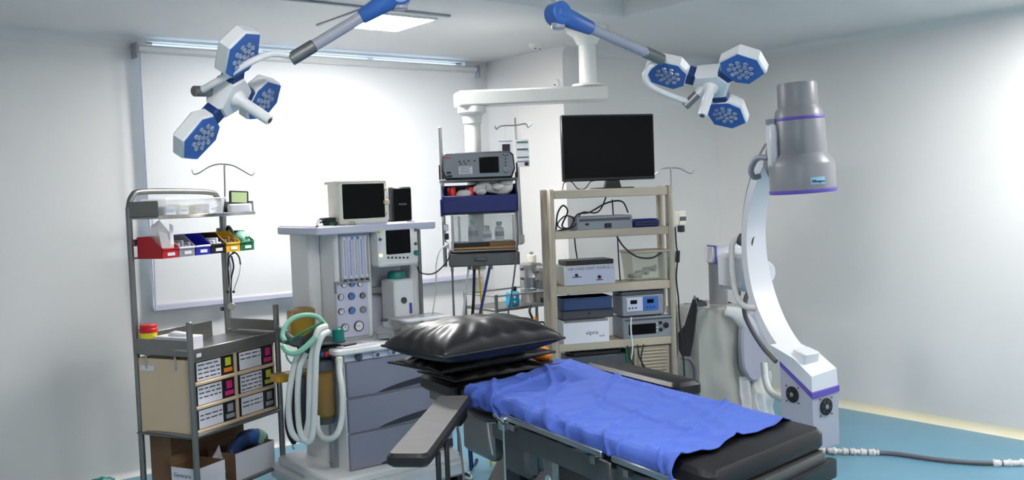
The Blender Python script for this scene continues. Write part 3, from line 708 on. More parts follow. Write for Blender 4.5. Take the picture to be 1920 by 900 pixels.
# bottom tier in view: amplifier with green side, slatted vent box
am = dev('amplifier', 'dark amplifier box with a row of small knobs on the bottom rack tier', 'medical device', .06, S[1])
MB().box(0, .34, .0, .18, 0, .145, .006).build('body', 'device_dark', am)
for k in range(5): MB().cyl((.06+.045*k, .0, .045), (.06+.045*k, -.012, .045), .007, n=12).build('knob', 'paper', am)
MB().box(.342, .356, .01, .17, .01, .165, .004).build('side_plate', 'green', am)
MB().slab(.02, .32, .01, .17, .145, .168, .02, .006).build('cushion_top', 'black_rubber', am)
vb = dev('vent_box', 'cream box with a slatted vent front at the bottom of the rack', 'vent box', .455, S[1])
MB().box(0, .22, .02, .18, 0, .172, .004).build('body', 'cream_plastic', vb)
for k in range(8): MB().box(.02, .20, .008, .022, .012+.0195*k, .023+.0195*k, .002).build('slat', 'cream_plastic', vb)
for j, (a, b) in enumerate((((.40, S[2]-.03), (.47, S[1]+.03)), ((.46, S[2]-.03), (.53, S[1]+.02)), ((.50, S[2]-.03), (.50, S[1]+.04)))):
    wire([(a[0], -.02, a[1]), ((a[0]+b[0])/2-.02, -.025, (a[1]+b[1])/2), (b[0], -.02, b[1]), (b[0]+.05, -.015, b[1]-.06)], .004, 'black_rubber', ('left of three', 'middle of three', 'right of three')[j]+' thin black wires hanging before the vent box')
wire([(.43, -.016, S[2]+.13), (.425, -.02, S[2]+.06), (.432, -.018, S[2]-.05), (.42, -.016, S[2]-.12)], .005, 'hose_white', 'pale silicone tube hanging over the front edge of the rack')
# ------------------------------------------------------------------ steel trolley with sterilising drums, between pendant and rack
tr = Fr((3.55, 4.72), 0)
def tx(px, py, y=0): return tr.f(px, py, y)
xL, zt = tx(930, 556); xL2, zs = tx(930, 580)
tro = thing('steel_trolley', 'low steel instrument trolley in the alcove behind the rack', 'trolley', tr.w(xL, 0, 0)); LX, LY = .60, .34
for x in (0, LX):
    for y in (0, LY):
        MB().cyl((x, y, .07), (x, y, zt+.012), .011, n=12, c=.003).build('leg', 'dull_steel', tro)
        MB().cyl((x-.012, y, .035), (x+.012, y, .035), .035, n=18, c=.006).build('caster', 'black_rubber', tro)
for z in (zt, ):
    q = MB().cyl((0, 0, z), (LX, 0, z), .007, n=10).cyl((0, LY, z), (LX, LY, z), .007, n=10).cyl((0, 0, z), (0, LY, z), .007, n=10).cyl((LX, 0, z), (LX, LY, z), .007, n=10)
    q.build('guard_rail', 'steel', tro)
for z in (zs-.02, .3): MB().box(-.0, LX, -.0, LY, z, z+.018, .004).build('shelf', 'dull_steel', tro)
ZS = zs-.002
def drum(px, r, h, y, label, mt):
    x, _ = tx(px, 520, y); o = thing('steriliser_drum', label, 'drum', tr.w(x, y, ZS), 0, 'sterilising drums on the trolley')
    MB().lathe([(r*.97, 0), (r, .006), (r, h*.62), (r*1.02, h*.64), (r*1.02, h*.67), (r, h*.69), (r, h*.95)], n=28).build('drum_body', mt, o)
    MB().lathe([(r*1.03, h*.88), (r*1.03, h*.99), (r*.9, h*1.03), (0, h*1.05)], n=28).build('lid', 'steel', o)
    for k in (.35, .9): MB().lathe([(r*1.02, h*k), (r*1.035, h*k+.004), (r*1.02, h*k+.008)], n=28).build('band', 'chrome', o)
    for k in range(2): MB().box(-r-.012, -r+.002, -.012, .012, h*(.6+.25*k), h*(.68+.25*k), .003).build('latch', 'dark_steel', o)
    return o
drum(996, .075, .25, .16, 'steel sterilising drum with a white tag on its lid, left on the trolley', 'steel')
tg = D(998, 500, 6.0)
drum(1022, .07, .23, .07, 'darker steel sterilising drum, nearest the rack post', 'dull_steel')
x, _ = tx(997, 500, .16)
o = thing('white_jar', 'small white jar standing on the lid of the left steel drum', 'jar', tr.w(x, .16, ZS+.2625))
MB().lathe([(.03, 0), (.032, .004), (.032, .045), (.02, .05), (0, .05)], n=18).build('jar_body', 'cream_white', o)
MB().cyl((0, 0, .05), (0, 0, .068), .013, n=12, c=.003).build('jar_knob', 'device_grey', o)
x, _ = tx(968, 565, .02)
o = thing('cyan_box', 'bright cyan instrument box on the trolley edge', 'box', tr.w(x-.035, .03, ZS))
MB().box(0, .075, 0, .06, 0, .095, .008).build('body', 'cyan', o)
for z in (.03, .06): MB().cyl((.03, -.001, z), (.03, -.006, z), .008, n=10).build('dial', 'paper', o)
MB().cyl((.055, .03, .095), (.055, .03, .125), .014, n=12, c=.003).build('knob', 'black_plastic', o)
x, _ = tx(998, 595, -.02)
o = thing('orange_clamp', 'orange pipe clamp bundle hanging on the trolley front', 'clamp', tr.w(x, -.014, ZS-.19))
q = MB().ball((0, -.03, .07), .035, (.8, .6, 1.4), 12, 8, lambda v: 1+.3*noise.noise(v*40)); q.build('clamp_body', 'orange', o, 180)
MB().tube([(-.01, -.03, .1), (-.03, -.02, .15), (-.01, -.004, .19)], .008, 8).build('hanger', 'black_rubber', o)
MB().tube([(.02, -.03, .08), (.07, -.04, .07), (.09, -.03, -.02), (.092, -.03, -.12)], .006, 8).build('hose', 'black_rubber', o)
MB().tube([(-.03, -.03, .06), (-.05, -.03, .02), (-.06, -.035, -.05)], .004, 8).build('strap', 'lime', o)
x, z = tx(1028, 640, -.12)
o = thing('suction_bottle_stand', 'black-topped stand pole in front of the steel drums', 'stand', tr.w(x, -.12, 0))
MB().cyl((0, 0, .03), (0, 0, tx(1028, 565, -.12)[1]), .014, n=12).build('pole', 'dull_steel', o)
MB().slab(-.09, .09, -.09, .09, 0, .03, .04, .006).build('foot', 'dark_steel', o)
MB().cyl((0, 0, tx(1028, 566, -.12)[1]), (0, 0, tx(1028, 556, -.12)[1]), .045, n=20, c=.004).build('head', 'black_plastic', o)
# ------------------------------------------------------------------ infusion stand behind the rack
b = D(1258, 330, 5.75)
ivs = thing('infusion_stand', 'slim infusion stand with curved hooks right of the cream rack', 'infusion stand', (b.x, b.y, 0))
top = D(1257, 315, 5.75).z
MB().cyl((0, 0, .09), (0, 0, 1.35), .0125, n=12).build('lower_pole', 'steel', ivs)
MB().cyl((0, 0, 1.3), (0, 0, top), .006, n=10).build('upper_pole', 'steel', ivs)
inv = W2L(ivs)
MB(inv).tube([D(1222, 331, 5.7), D(1228, 326, 5.72), D(1242, 317, 5.74), D(1257, 315, 5.75), D(1275, 316, 5.76), D(1292, 324, 5.77), D(1299, 324, 5.775), D(1300, 319, 5.775)], .005, 8).build('hook_arms', 'steel', ivs)
for k in range(5):
    a = k*2*math.pi/5; MB().tube([(0, 0, .1), (.12*math.cos(a), .12*math.sin(a), .09), (.19*math.cos(a), .19*math.sin(a), .06)], .011, 8, 3).build('foot', 'dull_steel', ivs)
    MB().cyl((.19*math.cos(a)-.01*math.sin(a), .19*math.sin(a)+.01*math.cos(a), .027), (.19*math.cos(a)+.01*math.sin(a), .19*math.sin(a)-.01*math.cos(a), .027), .027, n=14).build('caster', 'black_rubber', ivs)
z0 = D(1264, 405, 5.75).z
o = thing('cable_reel', 'cream power strip hooked on the infusion stand', 'power strip', (b.x+.018, b.y-.04, z0-.03))
MB().box(-.02, .045, -.02, .02, -.03, .06, .006).build('body', 'cream_white', o)
MB().box(-.015, .04, -.024, -.018, .0, .025, .002).build('socket', 'device_dark', o)
MB().box(-.005, .03, -.02, .015, -.07, -.03, .004).build('plug', 'black_plastic', o)
P = [D(1266, 425, 5.7), D(1268, 460, 5.7), D(1271, 480, 5.7), D(1268, 520, 5.7), D(1272, 560, 5.7), D(1274, 600, 5.7), D(1280, 650, 5.7), D(1283, 700, 5.7)]
P += [Vector((P[-1].x, P[-1].y, .2)), Vector((P[-1].x+.05, P[-1].y, .012))]
o = thing('mains_cable', 'black mains cable with an inline switch hanging beside the rack', 'cable', P[-1])
inv = W2L(o); MB(inv).tube(P, .005, 7).build('cord', 'black_rubber', o)
MB(inv).cyl(D(1271, 470, 5.7), D(1270, 492, 5.7), .014, n=10, c=.003).build('inline_switch', 'black_plastic', o)
# black apron hung on the draped cabinet
cb = Fr(D(1310, 600, 5.9), -10)
p0 = D(1292, 565, 5.78)
ap = thing('black_apron', 'black lead apron hanging from a hook beside the draped cabinet', 'apron', D(1292, 672, 5.78))
inv = W2L(ap)
pts = [(1299, 560), (1306, 572), (1304, 600), (1299, 640), (1293, 668), (1281, 672), (1272, 655), (1271, 625), (1283, 610), (1291, 585)]
V = [inv @ D(x, y, 5.76+.02*math.sin(y*.09)) for x, y in pts]; V2 = [inv @ D(x+2, y-1, 5.83) for x, y in pts]; k = len(V)
MB().add(V+V2, [tuple(range(k)), tuple(range(k, 2*k))]+[(i, (i+1) % k, k+(i+1) % k, k+i) for i in range(k)]).build('apron_body', 'black_rubber', ap, 60)
MB(inv).tube([D(1300, 563, 5.79), D(1303, 556, 5.82), D(1309, 585, 5.88)], .006, 6).build('hanger', 'steel', ap)
P = [D(1278, 672, 5.72), D(1292, 673, 5.74), D(1302, 690, 5.76), D(1303, 720, 5.78)]
P += [Vector((P[-1].x, P[-1].y, .25)), Vector((P[-1].x, P[-1].y+.02, .02))]
tag(MB().tube(P, .012, 10).build('bent_pipe', 'cable_grey'), 'bent grey pipe standing behind the black apron', 'pipe')

# ------------------------------------------------------------------ mobile x-ray main unit under a plastic drape
cw, cd, ch = .43, .36, .825
mu = thing('xray_main_unit', 'grey mobile x-ray main unit under a crumpled clear plastic drape', 'x-ray cabinet', cb.w(0, 0, 0), cb.rz)
MB().box(.015, cw-.015, .015, cd, .10, ch-.03, .03).build('cabinet_body', 'tank_grey', mu)
for x in (.06, cw-.06):
    for y in (.06, cd-.05): MB().cyl((x-.02, y, .05), (x+.02, y, .05), .05, n=18, c=.006).build('caster', 'black_rubber', mu)
def drape(u, v):
    n_ = 4; t = u*4; k = int(min(3.999, t)); f = t-k
    cs = [(0, 0), (cw, 0), (cw, cd+.01), (0, cd+.01)]; a = cs[k]; b = cs[(k+1) % 4]
    x = a[0]+(b[0]-a[0])*f; y = a[1]+(b[1]-a[1])*f; z = .06+(ch-.06)*v
    g = .016*math.sin(u*61+v*2+2*noise.noise(Vector((u*9,v*3,0))))+.024*noise.noise(Vector((x*9, y*9, z*4)))+.02*(1-v)*noise.noise(Vector((x*5, y*5+3, z*3)))
    cx, cy = x-cw/2, y-cd/2; s = 1+(.10 if v < .95 else .02)*(1-v)+g*2.4
    if v >= .999: s *= .93
    return (cw/2+cx*s, cd/2+cy*s, z+(.01*noise.noise(Vector((x*12, y*12, 0))) if v > .9 else 0))
MB().grid(drape, 96, 26).build('plastic_drape', 'drape_grey', mu, 180)
MB().grid(lambda u, v: (cw*.03+cw*.94*u, cd*.03+cd*.94*v, ch+.012*noise.noise(Vector((u*5, v*5, 2)))-.004), 14, 12).build('drape_top', 'drape_grey', mu, 180)
# fallen fold of plastic at the right front and the grey lobed cover
gx, gz = cb.f(1412, 650, -.05)
MB().prism([(gx+.105*math.cos(a)*(1 if abs(math.sin(a)) < .5 else .9), gz+.225*math.copysign(abs(math.sin(a))**.6, math.sin(a))) for a in [2*math.pi*k/28 for k in range(28)]], -.07, -.015, 'y', .012).build('lobed_cover', 'tank_grey', mu)
MB().tube([(gx-.20, -.03, gz+.25), (gx-.12, -.045, gz+.22), (gx-.04, -.055, gz+.14), (gx+.02, -.05, gz+.05)], lambda t: .045-.012*math.cos(t*5), 9, 5, flat=.5).build('drape_fold', 'film', mu, 180)
MB().grid(lambda u, v: (gx-.10+.34*u+.02*v*math.sin(u*9), -.045+.10*u-.04*(1-v)+.022*math.sin(u*26+2*v)+.02*noise.noise(Vector((u*7, v*5, 4))), .012+(gz-.20)*v*(1-.18*math.sin(u*3.1)*0)), 60, 20).build('drape_skirt', 'film', mu, 180)
o = thing('black_foot_pedal', 'small dark pedal lying on top of the draped x-ray cabinet', 'pedal', cb.w(.06, .09, ch+.006), cb.rz)
MB().prism([(0, 0), (.09, 0), (.085, .022), (.05, .042), (.035, .03), (.01, .034)], 0, .06, 'y', .004).build('pedal_body', 'dark_steel', o)
MB().cyl((.03, .03, .03), (.03, .03, .055), .008, n=10).build('pedal_knob', 'black_plastic', o)

# ------------------------------------------------------------------ C-arm
ca = Fr(D(1503, 700, 4.9), -19.7)
cg = thing('c_arm', 'large white C-arm x-ray with image intensifier above and tube housing below', 'c-arm', ca.w(0, 0, 0), ca.rz)
CT, CZc, CRr = -.2, 1.27, .63                       # arc centre and inner radius in the C plane
def arc_band(a0, a1, r0, r1, x0, x1, n=40, taper=None):
    q = MB(); V = []; F = []
    for i in range(n+1):
        t = i/n; a = R(a0+(a1-a0)*t); k = taper(t) if taper else 1
        for (r, x) in ((r0, x0*k), (r0, x1*k), (r1, x1*k), (r1, x0*k)): V.append((x, CT+r*math.cos(a), CZc+r*math.sin(a)))
    for i in range(n):
        for k in range(4): F.append((i*4+k, i*4+(k+1) % 4, i*4+4+(k+1) % 4, i*4+4+k))
    F += [(0, 1, 2, 3), tuple(n*4+k for k in range(4))]
    return q.add(V, F)
arc_band(58, -74, CRr, CRr+.055, -.045, .095, 48, lambda t: .62+.38*min(1, t*1.6)).build('arc', 'carm_white', cg, 50)
arc_band(50, -60, CRr+.055, CRr+.085, -.02, .06, 40).build('arc_rail', 'dull_steel', cg, 50)
# image intensifier: stacked round housings, a little tilted
IM = Matrix.Translation((-.003, -.05, 1.548)) @ Matrix.Rotation(R(-2.6), 4, 'Y')
ii = MB(IM).lathe([(.165, 0), (.168, .01), (.166, .02)], n=40).build('lower_ring', 'purple', cg)
MB(IM).lathe([(.12, .003), (.164, .012), (.163, .14), (.158, .155), (.135, .19), (.128, .20)], n=40).build('lower_housing', 'carm_grey', cg)
MB(IM).lathe([(.128, .19), (.126, .375), (.122, .385), (.12, .385)], n=40).build('middle_housing', 'carm_grey', cg)
MB(IM).lathe([(.1235, .365), (.1265, .369), (.1265, .381), (.1235, .385)], n=40).build('middle_band', 'purple', cg)
MB(IM).lathe([(.12, .384), (.116, .418), (.10, .438), (.099, .445)], n=40).build('upper_step', 'carm_grey', cg)
MB(IM).lathe([(.1, .44), (.099, .545), (.095, .556), (.0, .556)], n=40).build('top_housing', 'carm_grey', cg)
MB(IM @ Matrix.Rotation(R(-22), 4, 'Z')).box(-.158, -.12, -.05, .06, .13, .36, .012).build('side_cover', 'carm_white', cg)
MB(IM).lathe([(.03, .36), (.03, .385), (0, .385)], (-.127, .05, 0), n=18).build('side_cap', 'carm_grey', cg)
# brand plate, on the front of the lower housing
bp = MB(IM); an_ = R(-66)
for k in range(6):
    a = R(-112+27*k/6); b_ = R(-112+27*(k+1)/6); r = .1655
    bp.add([(r*math.cos(a), r*math.sin(a), .042), (r*math.cos(b_), r*math.sin(b_), .042), (r*math.cos(b_), r*math.sin(b_), .078), (r*math.cos(a), r*math.sin(a), .078)], [(0, 1, 2, 3)])
lp = bp.build('brand_plate', mat('plate_blue', rgb(150, 190, 220), .35), cg, 180)
am_ = R(-98.5); tl_ = IM @ Vector((.167*math.cos(am_), .167*math.sin(am_), .052))
text('lettering', 'Allengers', .0185, 'ink_dark', cg, tl_+Vector((0, -.0005, 0)), (R(90), 0, R(-8.5)), 'CENTER', .001)
# bracket from arc to intensifier, hand loop
MB().prism([(.02, 1.62), (.02, 1.86), (.14, 1.86), (.22, 1.80), (.26, 1.70), (.2, 1.62)], -.04, .05, 'x', .01).build('intensifier_mount', 'carm_grey', cg)
MB(W2L(cg)).tube([D(1440, 296, 4.95), D(1422, 296, 5.0), D(1411, 308, 5.03), D(1408, 322, 5.05), D(1414, 332, 5.06), D(1426, 330, 5.06)], .016, 10).build('hand_loop', 'grey_paint', cg)
# tube housing with slanted cap
ed = D(1523, 760, 4.80); TR = 13.0
TM = W2L(cg) @ Matrix.Translation((ed.x, ed.y, 0)) @ Matrix.Rotation(R(-19.7+TR), 4, 'Z')      # x along the right face, y back along the left face
zb = .235; W_, L_ = .195, .21
hb = MB(TM)
V = [(0, 0, .52), (W_, 0, .535), (W_*.99, -.004, zb), (.004, -.004, zb), (0, L_, .66), (W_, L_, .66), (W_*.98, L_, zb), (.004, L_, zb)]
body = hb.add(V, [(0, 1, 2, 3), (4, 5, 6, 7), (0, 1, 5, 4), (3, 2, 6, 7), (0, 3, 7, 4), (1, 2, 6, 5)]).build('tube_housing', 'tank_grey', cg, 30)
sp_ = MB(TM); e = .004
V = [(-e, -e-.002, .497), (W_+e, -e-.002, .512), (W_+e, -e-.002, .54), (-e, -e-.002, .528), (-e, L_, .64), (W_+e, L_, .64), (W_+e, L_, .668), (-e, L_, .668)]
sp_.add(V, [(0, 1, 2, 3), (4, 5, 6, 7), (0, 1, 5, 4), (3, 2, 6, 7), (0, 3, 7, 4), (1, 2, 6, 5)]).build('purple_stripe', 'purple', cg, 30)
cp_ = MB(TM)
V = [(0, 0, .527), (W_, 0, .54), (W_-.008, 0, .632), (.0, 0, .612), (0, L_, .66), (W_, L_, .66), (W_*.86, .10, .705), (-.02, .10, .695), (W_*.7, L_+.02, .755), (-.05, L_+.02, .755)]
cp_.add(V, [(0, 1, 2, 3), (2, 3, 7, 6), (6, 7, 9, 8), (0, 3, 7), (0, 7, 9, 4), (1, 2, 6), (1, 6, 8, 5), (4, 5, 8, 9), (0, 1, 5, 4)]).build('cap', 'carm_white', cg, 25)
kp = TM @ Matrix.Translation((.01, .05, .69)) @ Matrix.Rotation(R(14), 4, 'X')
MB(kp).slab(0, .11, 0, .09, -.03, .03, .012, .006).build('collimator_pad', 'carm_white', cg)
def fan(M, r):
    f = MB(M).lathe([(r*1.12, 0), (r*1.12, .004), (r, .006)], n=24).build('fan_rim', 'black_plastic', cg)
    q = MB(M)
    for k in range(7): q.prism([(.2*r*math.cos(k*.9), .2*r*math.sin(k*.9)), (r*.95*math.cos(k*.9+.1), r*.95*math.sin(k*.9+.1)), (r*.95*math.cos(k*.9+.55), r*.95*math.sin(k*.9+.55))], .004, .006)
    q.build('blade', 'device_dark', f); MB(M).cyl((0, 0, .003), (0, 0, .009), r*.3, n=16).build('fan_hub', 'device_grey', f)
    for k in range(4):
        a = math.pi/4+k*math.pi/2; MB(M).cyl((r*1.5*math.cos(a), r*1.5*math.sin(a), 0), (r*1.5*math.cos(a), r*1.5*math.sin(a), .003), .005, n=8).build('screw', 'device_dark', f)
fan(TM @ Matrix.Translation((W_*.5, -.004, .445)) @ Matrix.Rotation(R(90), 4, 'X'), .04)
fan(TM @ Matrix.Translation((.001, L_*.62, .50)) @ Matrix.Rotation(R(90), 4, 'X') @ Matrix.Rotation(R(-90), 4, 'Y'), .038)
# support arm that carries the arc, hoses
inv = W2L(cg)
ah = D(1402, 505, 5.55); MA = inv @ Matrix.Translation(ah) @ Matrix.Rotation(R(-19.7), 4, 'Z')
MB(MA).box(-.06, .10, -.05, .26, -.13, .09, .025).build('arc_carriage', 'carm_white', cg)
MB(MA).cyl((.075, -.07, -.02), (.075, -.05, -.02), .07, n=28, c=.006).build('carriage_disc', 'carm_white', cg)
a0 = D(1338, 480, 5.78); MH = inv @ Matrix.Translation(a0) @ Matrix.Rotation(R(-25), 4, 'Z')
MB(MH).box(0, .30, 0, .12, -.05, .06, .018).build('horizontal_arm', 'carm_white', cg)
MB(MH).box(-.008, .004, .004, .116, -.044, .054, .004).build('arm_end_cap', 'carm_white', cg)
MB(MH).box(.012, .022, -.002, .122, -.052, .062, .002).build('arm_band', 'purple', cg)
for x, zz in ((.10, -.17), (.135, -.22)): MB(MH).cyl((x, .03, -.05), (x, .03, zz), .014, .009, n=10, c=.003).build('brake_lever', 'black_plastic', cg)
MB(MH).box(.155, .19, .02, .06, -.26, -.04, .008).build('lever_plate', 'device_dark', cg)
c0 = cb.w(.33, .2, 0); MB(inv).cyl((c0.x, c0.y, .80), (c0.x, c0.y, 1.2), .06, n=24, c=.005).build('lift_column', 'carm_grey', cg)
MB(inv).tube([D(1416, 455, 5.3), D(1400, 452, 5.33), D(1386, 448, 5.36)], lambda t: .05-.016*t, 12, 5, flat=.8).build('cable_gland', 'device_dark', cg)
MB(inv).tube([D(1386, 448, 5.36), D(1374, 455, 5.37), D(1372, 480, 5.37), D(1374, 520, 5.36), D(1381, 555, 5.33), D(1396, 574, 5.28), D(1420, 578, 5.2)], .018, 10, 8, ridge=.022).build('wrapped_cable', 'tape_white', cg)
MB(inv).tube([D(1412, 540, 5.42), D(1400, 555, 5.42), D(1396, 585, 5.4), D(1408, 615, 5.36), D(1430, 650, 5.3), D(1455, 678, 5.2)], .014, 10).build('tube_cable', 'cable_grey', cg)
MB(inv).tube([D(1432, 680, 5.5), D(1436, 715, 5.48), D(1448, 738, 5.4), D(1475, 748, 5.1)], .02, 10).build('return_hose', 'hose_white', cg)
# floor cable with tape at both ends
P = [Zp(1490, 843, .02), Zp(1568, 846, .02), Zp(1620, 848, .015), Zp(1680, 851, .015), Zp(1760, 862, .015), Zp(1840, 868, .015), Zp(1925, 868, .015), Zp(2010, 862, .015)]
fc = thing('floor_cable', 'thick grey cable lying on the blue floor, taped white in two places', 'cable', (P[3].x, P[3].y, 0))
inv = W2L(fc); MB(inv).tube(P, .013, 10, 8).build('cord', 'cable_grey', fc)
def taped(a, b, nm):
    C_ = catmull(P, 8); k0, k1 = int(a*(len(C_)-1)), int(b*(len(C_)-1))
    MB(inv).tube(C_[k0:k1+1], lambda t: .018+.004*math.sin(t*37)+.003*math.sin(t*91), 10, 5).build(nm, 'tape_white', fc, 180)
taped(.08, .36, 'tape_wrap'); taped(.75, 1, 'tape_wrap')
# ------------------------------------------------------------------ anaesthesia machine
an = Fr((2.2, 4.3), 0)
am = thing('anaesthesia_machine', 'white anaesthesia machine with gauges, display and three grey drawers', 'anaesthesia machine', (2.2, 4.3, 0))
def ax(px, py, y=.2): return an.f(px, py, y)
MB().slab(-.16, .69, -.13, .62, .085, .165, .06, .015, 6).build('base', 'white_enamel', am)
MB().slab(-.13, .66, -.09, .58, .16, .205, .05, .01, 6).build('base_step', 'white_enamel', am)
for x in (-.10, .62):
    for y in (-.07, .55):
        MB().cyl((x-.02, y, .05), (x+.02, y, .05), .05, n=20, c=.006).build('caster', 'black_rubber', am)
MB().box(.02, .66, .012, .5, .2, .80, .006).build('cabinet', 'white_enamel', am)
for k, (z0, z1) in enumerate(((.208, .392), (.40, .577), (.585, .768))):
    dr = MB().box(.024, .656, -.008, .014, z0, z1, .005).build('drawer', 'drawer_grey', am)
    pts = [(.20, z0+.004)]+[(.20+.45*t, z0+.006+.05*math.sin(math.pi*(.5*t**.8))) for t in [i/12 for i in range(13)]]+[(.652, z0+.012), (.5, z0+.018), (.33, z0+.008)]
    MB().prism(pts, -.013, -.006, 'y').build('drawer_handle', 'dark_slot', dr)
MB().box(.015, .665, -.004, .5, .768, .812, .006).build('valve_strip', 'lilac_grey', am)
for px in (672, 705, 735):
    x, z = ax(px, 668, -.01); k = MB().lathe([(.020, 0), (.020, .012), (.014, .016), (.014, .026), (0, .026)], (x, -.004, .79), (0, -1, 0), 18).build('valve_knob', 'lilac_grey' if px > 680 else 'device_dark', am)
    MB().lathe([(.011, .026), (.010, .028), (0, .028)], (x, -.004, .79), (0, -1, 0), 14).build('knob_cap', 'device_dark', k)
MB().slab(-.05, .69, -.05, .46, .812, .845, .03, .008).build('worktop', 'white_enamel', am)
# upper tower
MB().box(.10, .66, .38, .58, .84, 1.425, .008).build('back_panel', 'lilac_grey', am)
xL, xR_ = .092, .312
MB().box(xL, xR_, .2, .58, .845, 1.425, .012).build('gauge_tower', 'white_enamel', am)
MB().box(.02, xL+.004, .36, .60, .845, 1.425, .014).build('side_column', 'white_enamel', am)
MB().box(.60, .655, .27, .60, .845, 1.425, .01).build('right_column', 'white_enamel', am)
x, _ = ax(789, 500, .25); MB().cyl((x, .26, .845), (x, .26, 1.42), .011, n=12).build('side_pole', 'dull_steel', am)
# flow meter window with five tubes
(a, zt), (b, zb) = ax(637, 443), ax(690, 520)
MB().box(a-.012, b+.008, .192, .202, zb-.015, zt+.02, .004).build('flowmeter_frame', 'grey_paint', am)
MB().box(a-.002, b-.002, .188, .194, zb, zt, .002).build('flowmeter_back', 'lilac_grey', am)
for k in range(5):
    xx = a+.012+(b-a-.026)*k/4; MB().cyl((xx, .184, zb+.006), (xx, .184, zt-.006), .0075, n=10).build('flow_tube', 'gauge_face', am)
    MB().box(xx-.002, xx+.002, .1745, .1765, zb+.02, zt-.02).build('scale_line', 'gauge_blue' if k in (1, 3) else 'grey_paint', am)
    MB().cyl((xx, .186, zb-.006), (xx, .176, zb-.006), .007, n=10).build('flow_valve', 'device_dark', am)
MB().box(a+.04, b-.04, .182, .188, zt-.02, zt-.008).build('flow_header', 'gauge_blue', am)
# lower gauge panel with shelf line
(ga, gt), (gb, gb_) = ax(627, 533), ax(692, 628)
MB().box(ga, gb, .188, .203, gb_, gt, .006).build('gauge_panel', 'lilac_grey', am)
MB().box(ga-.004, gb+.012, .178, .204, gt-.004, gt+.012, .004).build('panel_lip', 'grey_paint', am)
MB().box(ga-.004, ga+.004, .176, .2, gt-.05, gt, .002).build('panel_cheek', 'grey_paint', am)
for px, py, r, mt in ((644, 534, .0155, 'gauge_face'), (659, 532, .0165, 'gauge_blue'), (674, 532, .0155, 'gauge_face'),
                      (638, 557, .0165, 'gauge_face'), (658, 555, .0195, 'gauge_blue'), (679, 554, .0165, 'dull_steel'),
                      (639, 584, .0165, 'gauge_face'), (659, 582, .0195, 'gauge_blue'), (680, 580, .0185, 'device_grey'),
                      (646, 614, .021, 'gauge_face'), (672, 611, .0285, 'gauge_face')):
    x, z = ax(px, py, .19); g = MB().lathe([(r, 0), (r, .010), (r*.86, .014), (r*.82, .009)], (x, .19, z), (0, -1, 0), 22).build('gauge_rim', 'device_dark' if mt != 'device_grey' else 'device_grey', am)
    MB().cyl((x, .19, z), (x, .180, z), r*.83, n=20).build('gauge_dial', mt, g)
    if mt in ('gauge_face', 'gauge_blue'):
        MB(Matrix.Translation((x, .1795, z)) @ Matrix.Rotation(random.uniform(-1.5, 1.5), 4, 'Y')).box(-.0012, .0012, -.001, .0, -r*.15, r*.7).build('needle', 'ink_dark', g)
# ventilator display
(da, dt_), (db, dz) = ax(707, 429, .14), ax(785, 495, .14)
MB().prism(rrect(da, db, dz, dt_, .02), .13, .24, 'y', .012).build('display_housing', 'white_enamel', am)
(sa, st_), (sb, sz) = ax(723, 432, .128), ax(770, 474, .128)
MB().box(sa, sb, .122, .134, sz, st_, .004).build('display_screen', 'black_gloss', am)
for k in range(6):
    x, z = ax(728+7.2*k, 483, .128); MB().cyl((x, .132, z), (x, .124, z), .006, n=10).build('soft_key', 'device_dark', am)
for px, py, mt in ((712, 435, 'lime'), (713, 449, 'device_dark'), (714, 479, 'indicator'), (779, 431, 'device_dark'), (779, 457, 'device_dark')):
    x, z = ax(px, py, .128); MB().cyl((x, .132, z), (x, .124, z), .0085, n=12).build('key', mt, am)
x, z = ax(780, 474, .128); MB().lathe([(.015, 0), (.015, .014), (.011, .018), (0, .018)], (x, .132, z), (0, -1, 0), 16).build('dial', 'teal', am)
# rail and vaporiser
(ra, rz_), (rb, _) = ax(693, 545, .34), ax(735, 548, .34)
MB().box(ra, .60, .33, .352, rz_-.02, rz_+.02, .004).build('mounting_rail', 'steel', am)
(va, vt), (vb, vz) = ax(737, 525, .2), ax(778, 612, .2)
vp = MB().box(va, vb, .19, .34, .87, vt, .01).build('vaporiser', 'white_enamel', am)
xc = (va+vb)/2
MB().lathe([(.052, 0), (.052, .025), (.045, .042), (.0, .045)], (xc, .27, vt), (0, 0, 1), 24).build('vaporiser_dial', 'teal', vp)
x0, z0 = ax(757, 563, .19); MB().cyl((x0, .192, z0), (x0, .184, z0), .018, n=18).build('fill_port', 'device_dark', vp)
x0, z0 = ax(770, 576, .19); MB().box(x0-.008, x0+.008, .184, .192, z0-.035, z0+.025, .003).build('purple_mark', 'purple', vp)
MB().box(xc-.03, xc+.025, .186, .192, .88, .96, .003).build('drain_plate', 'paper', vp)
# top shelf
MB().slab(-.045, .70, .13, .62, 1.418, 1.462, .03, .006).build('top_shelf', 'lilac_grey', am)
MB().box(-.03, .685, .15, .61, 1.462, 1.466, .002).build('shelf_mat', 'white_enamel', am)
x, z = ax(629, 419, .13); MB().cyl((x, .131, z), (x, .1285, z), .0125, n=20).build('round_emblem', 'ink_dark', am)
x, z = ax(636, 423, .129); text('lettering', 'Datex-Ohmeda', .0155, 'ink', am, (x, .1285, z-.002))
x, z = ax(763, 416, .129); text('lettering', '9100c', .022, 'ink_dark', am, (x, .1285, z-.006))
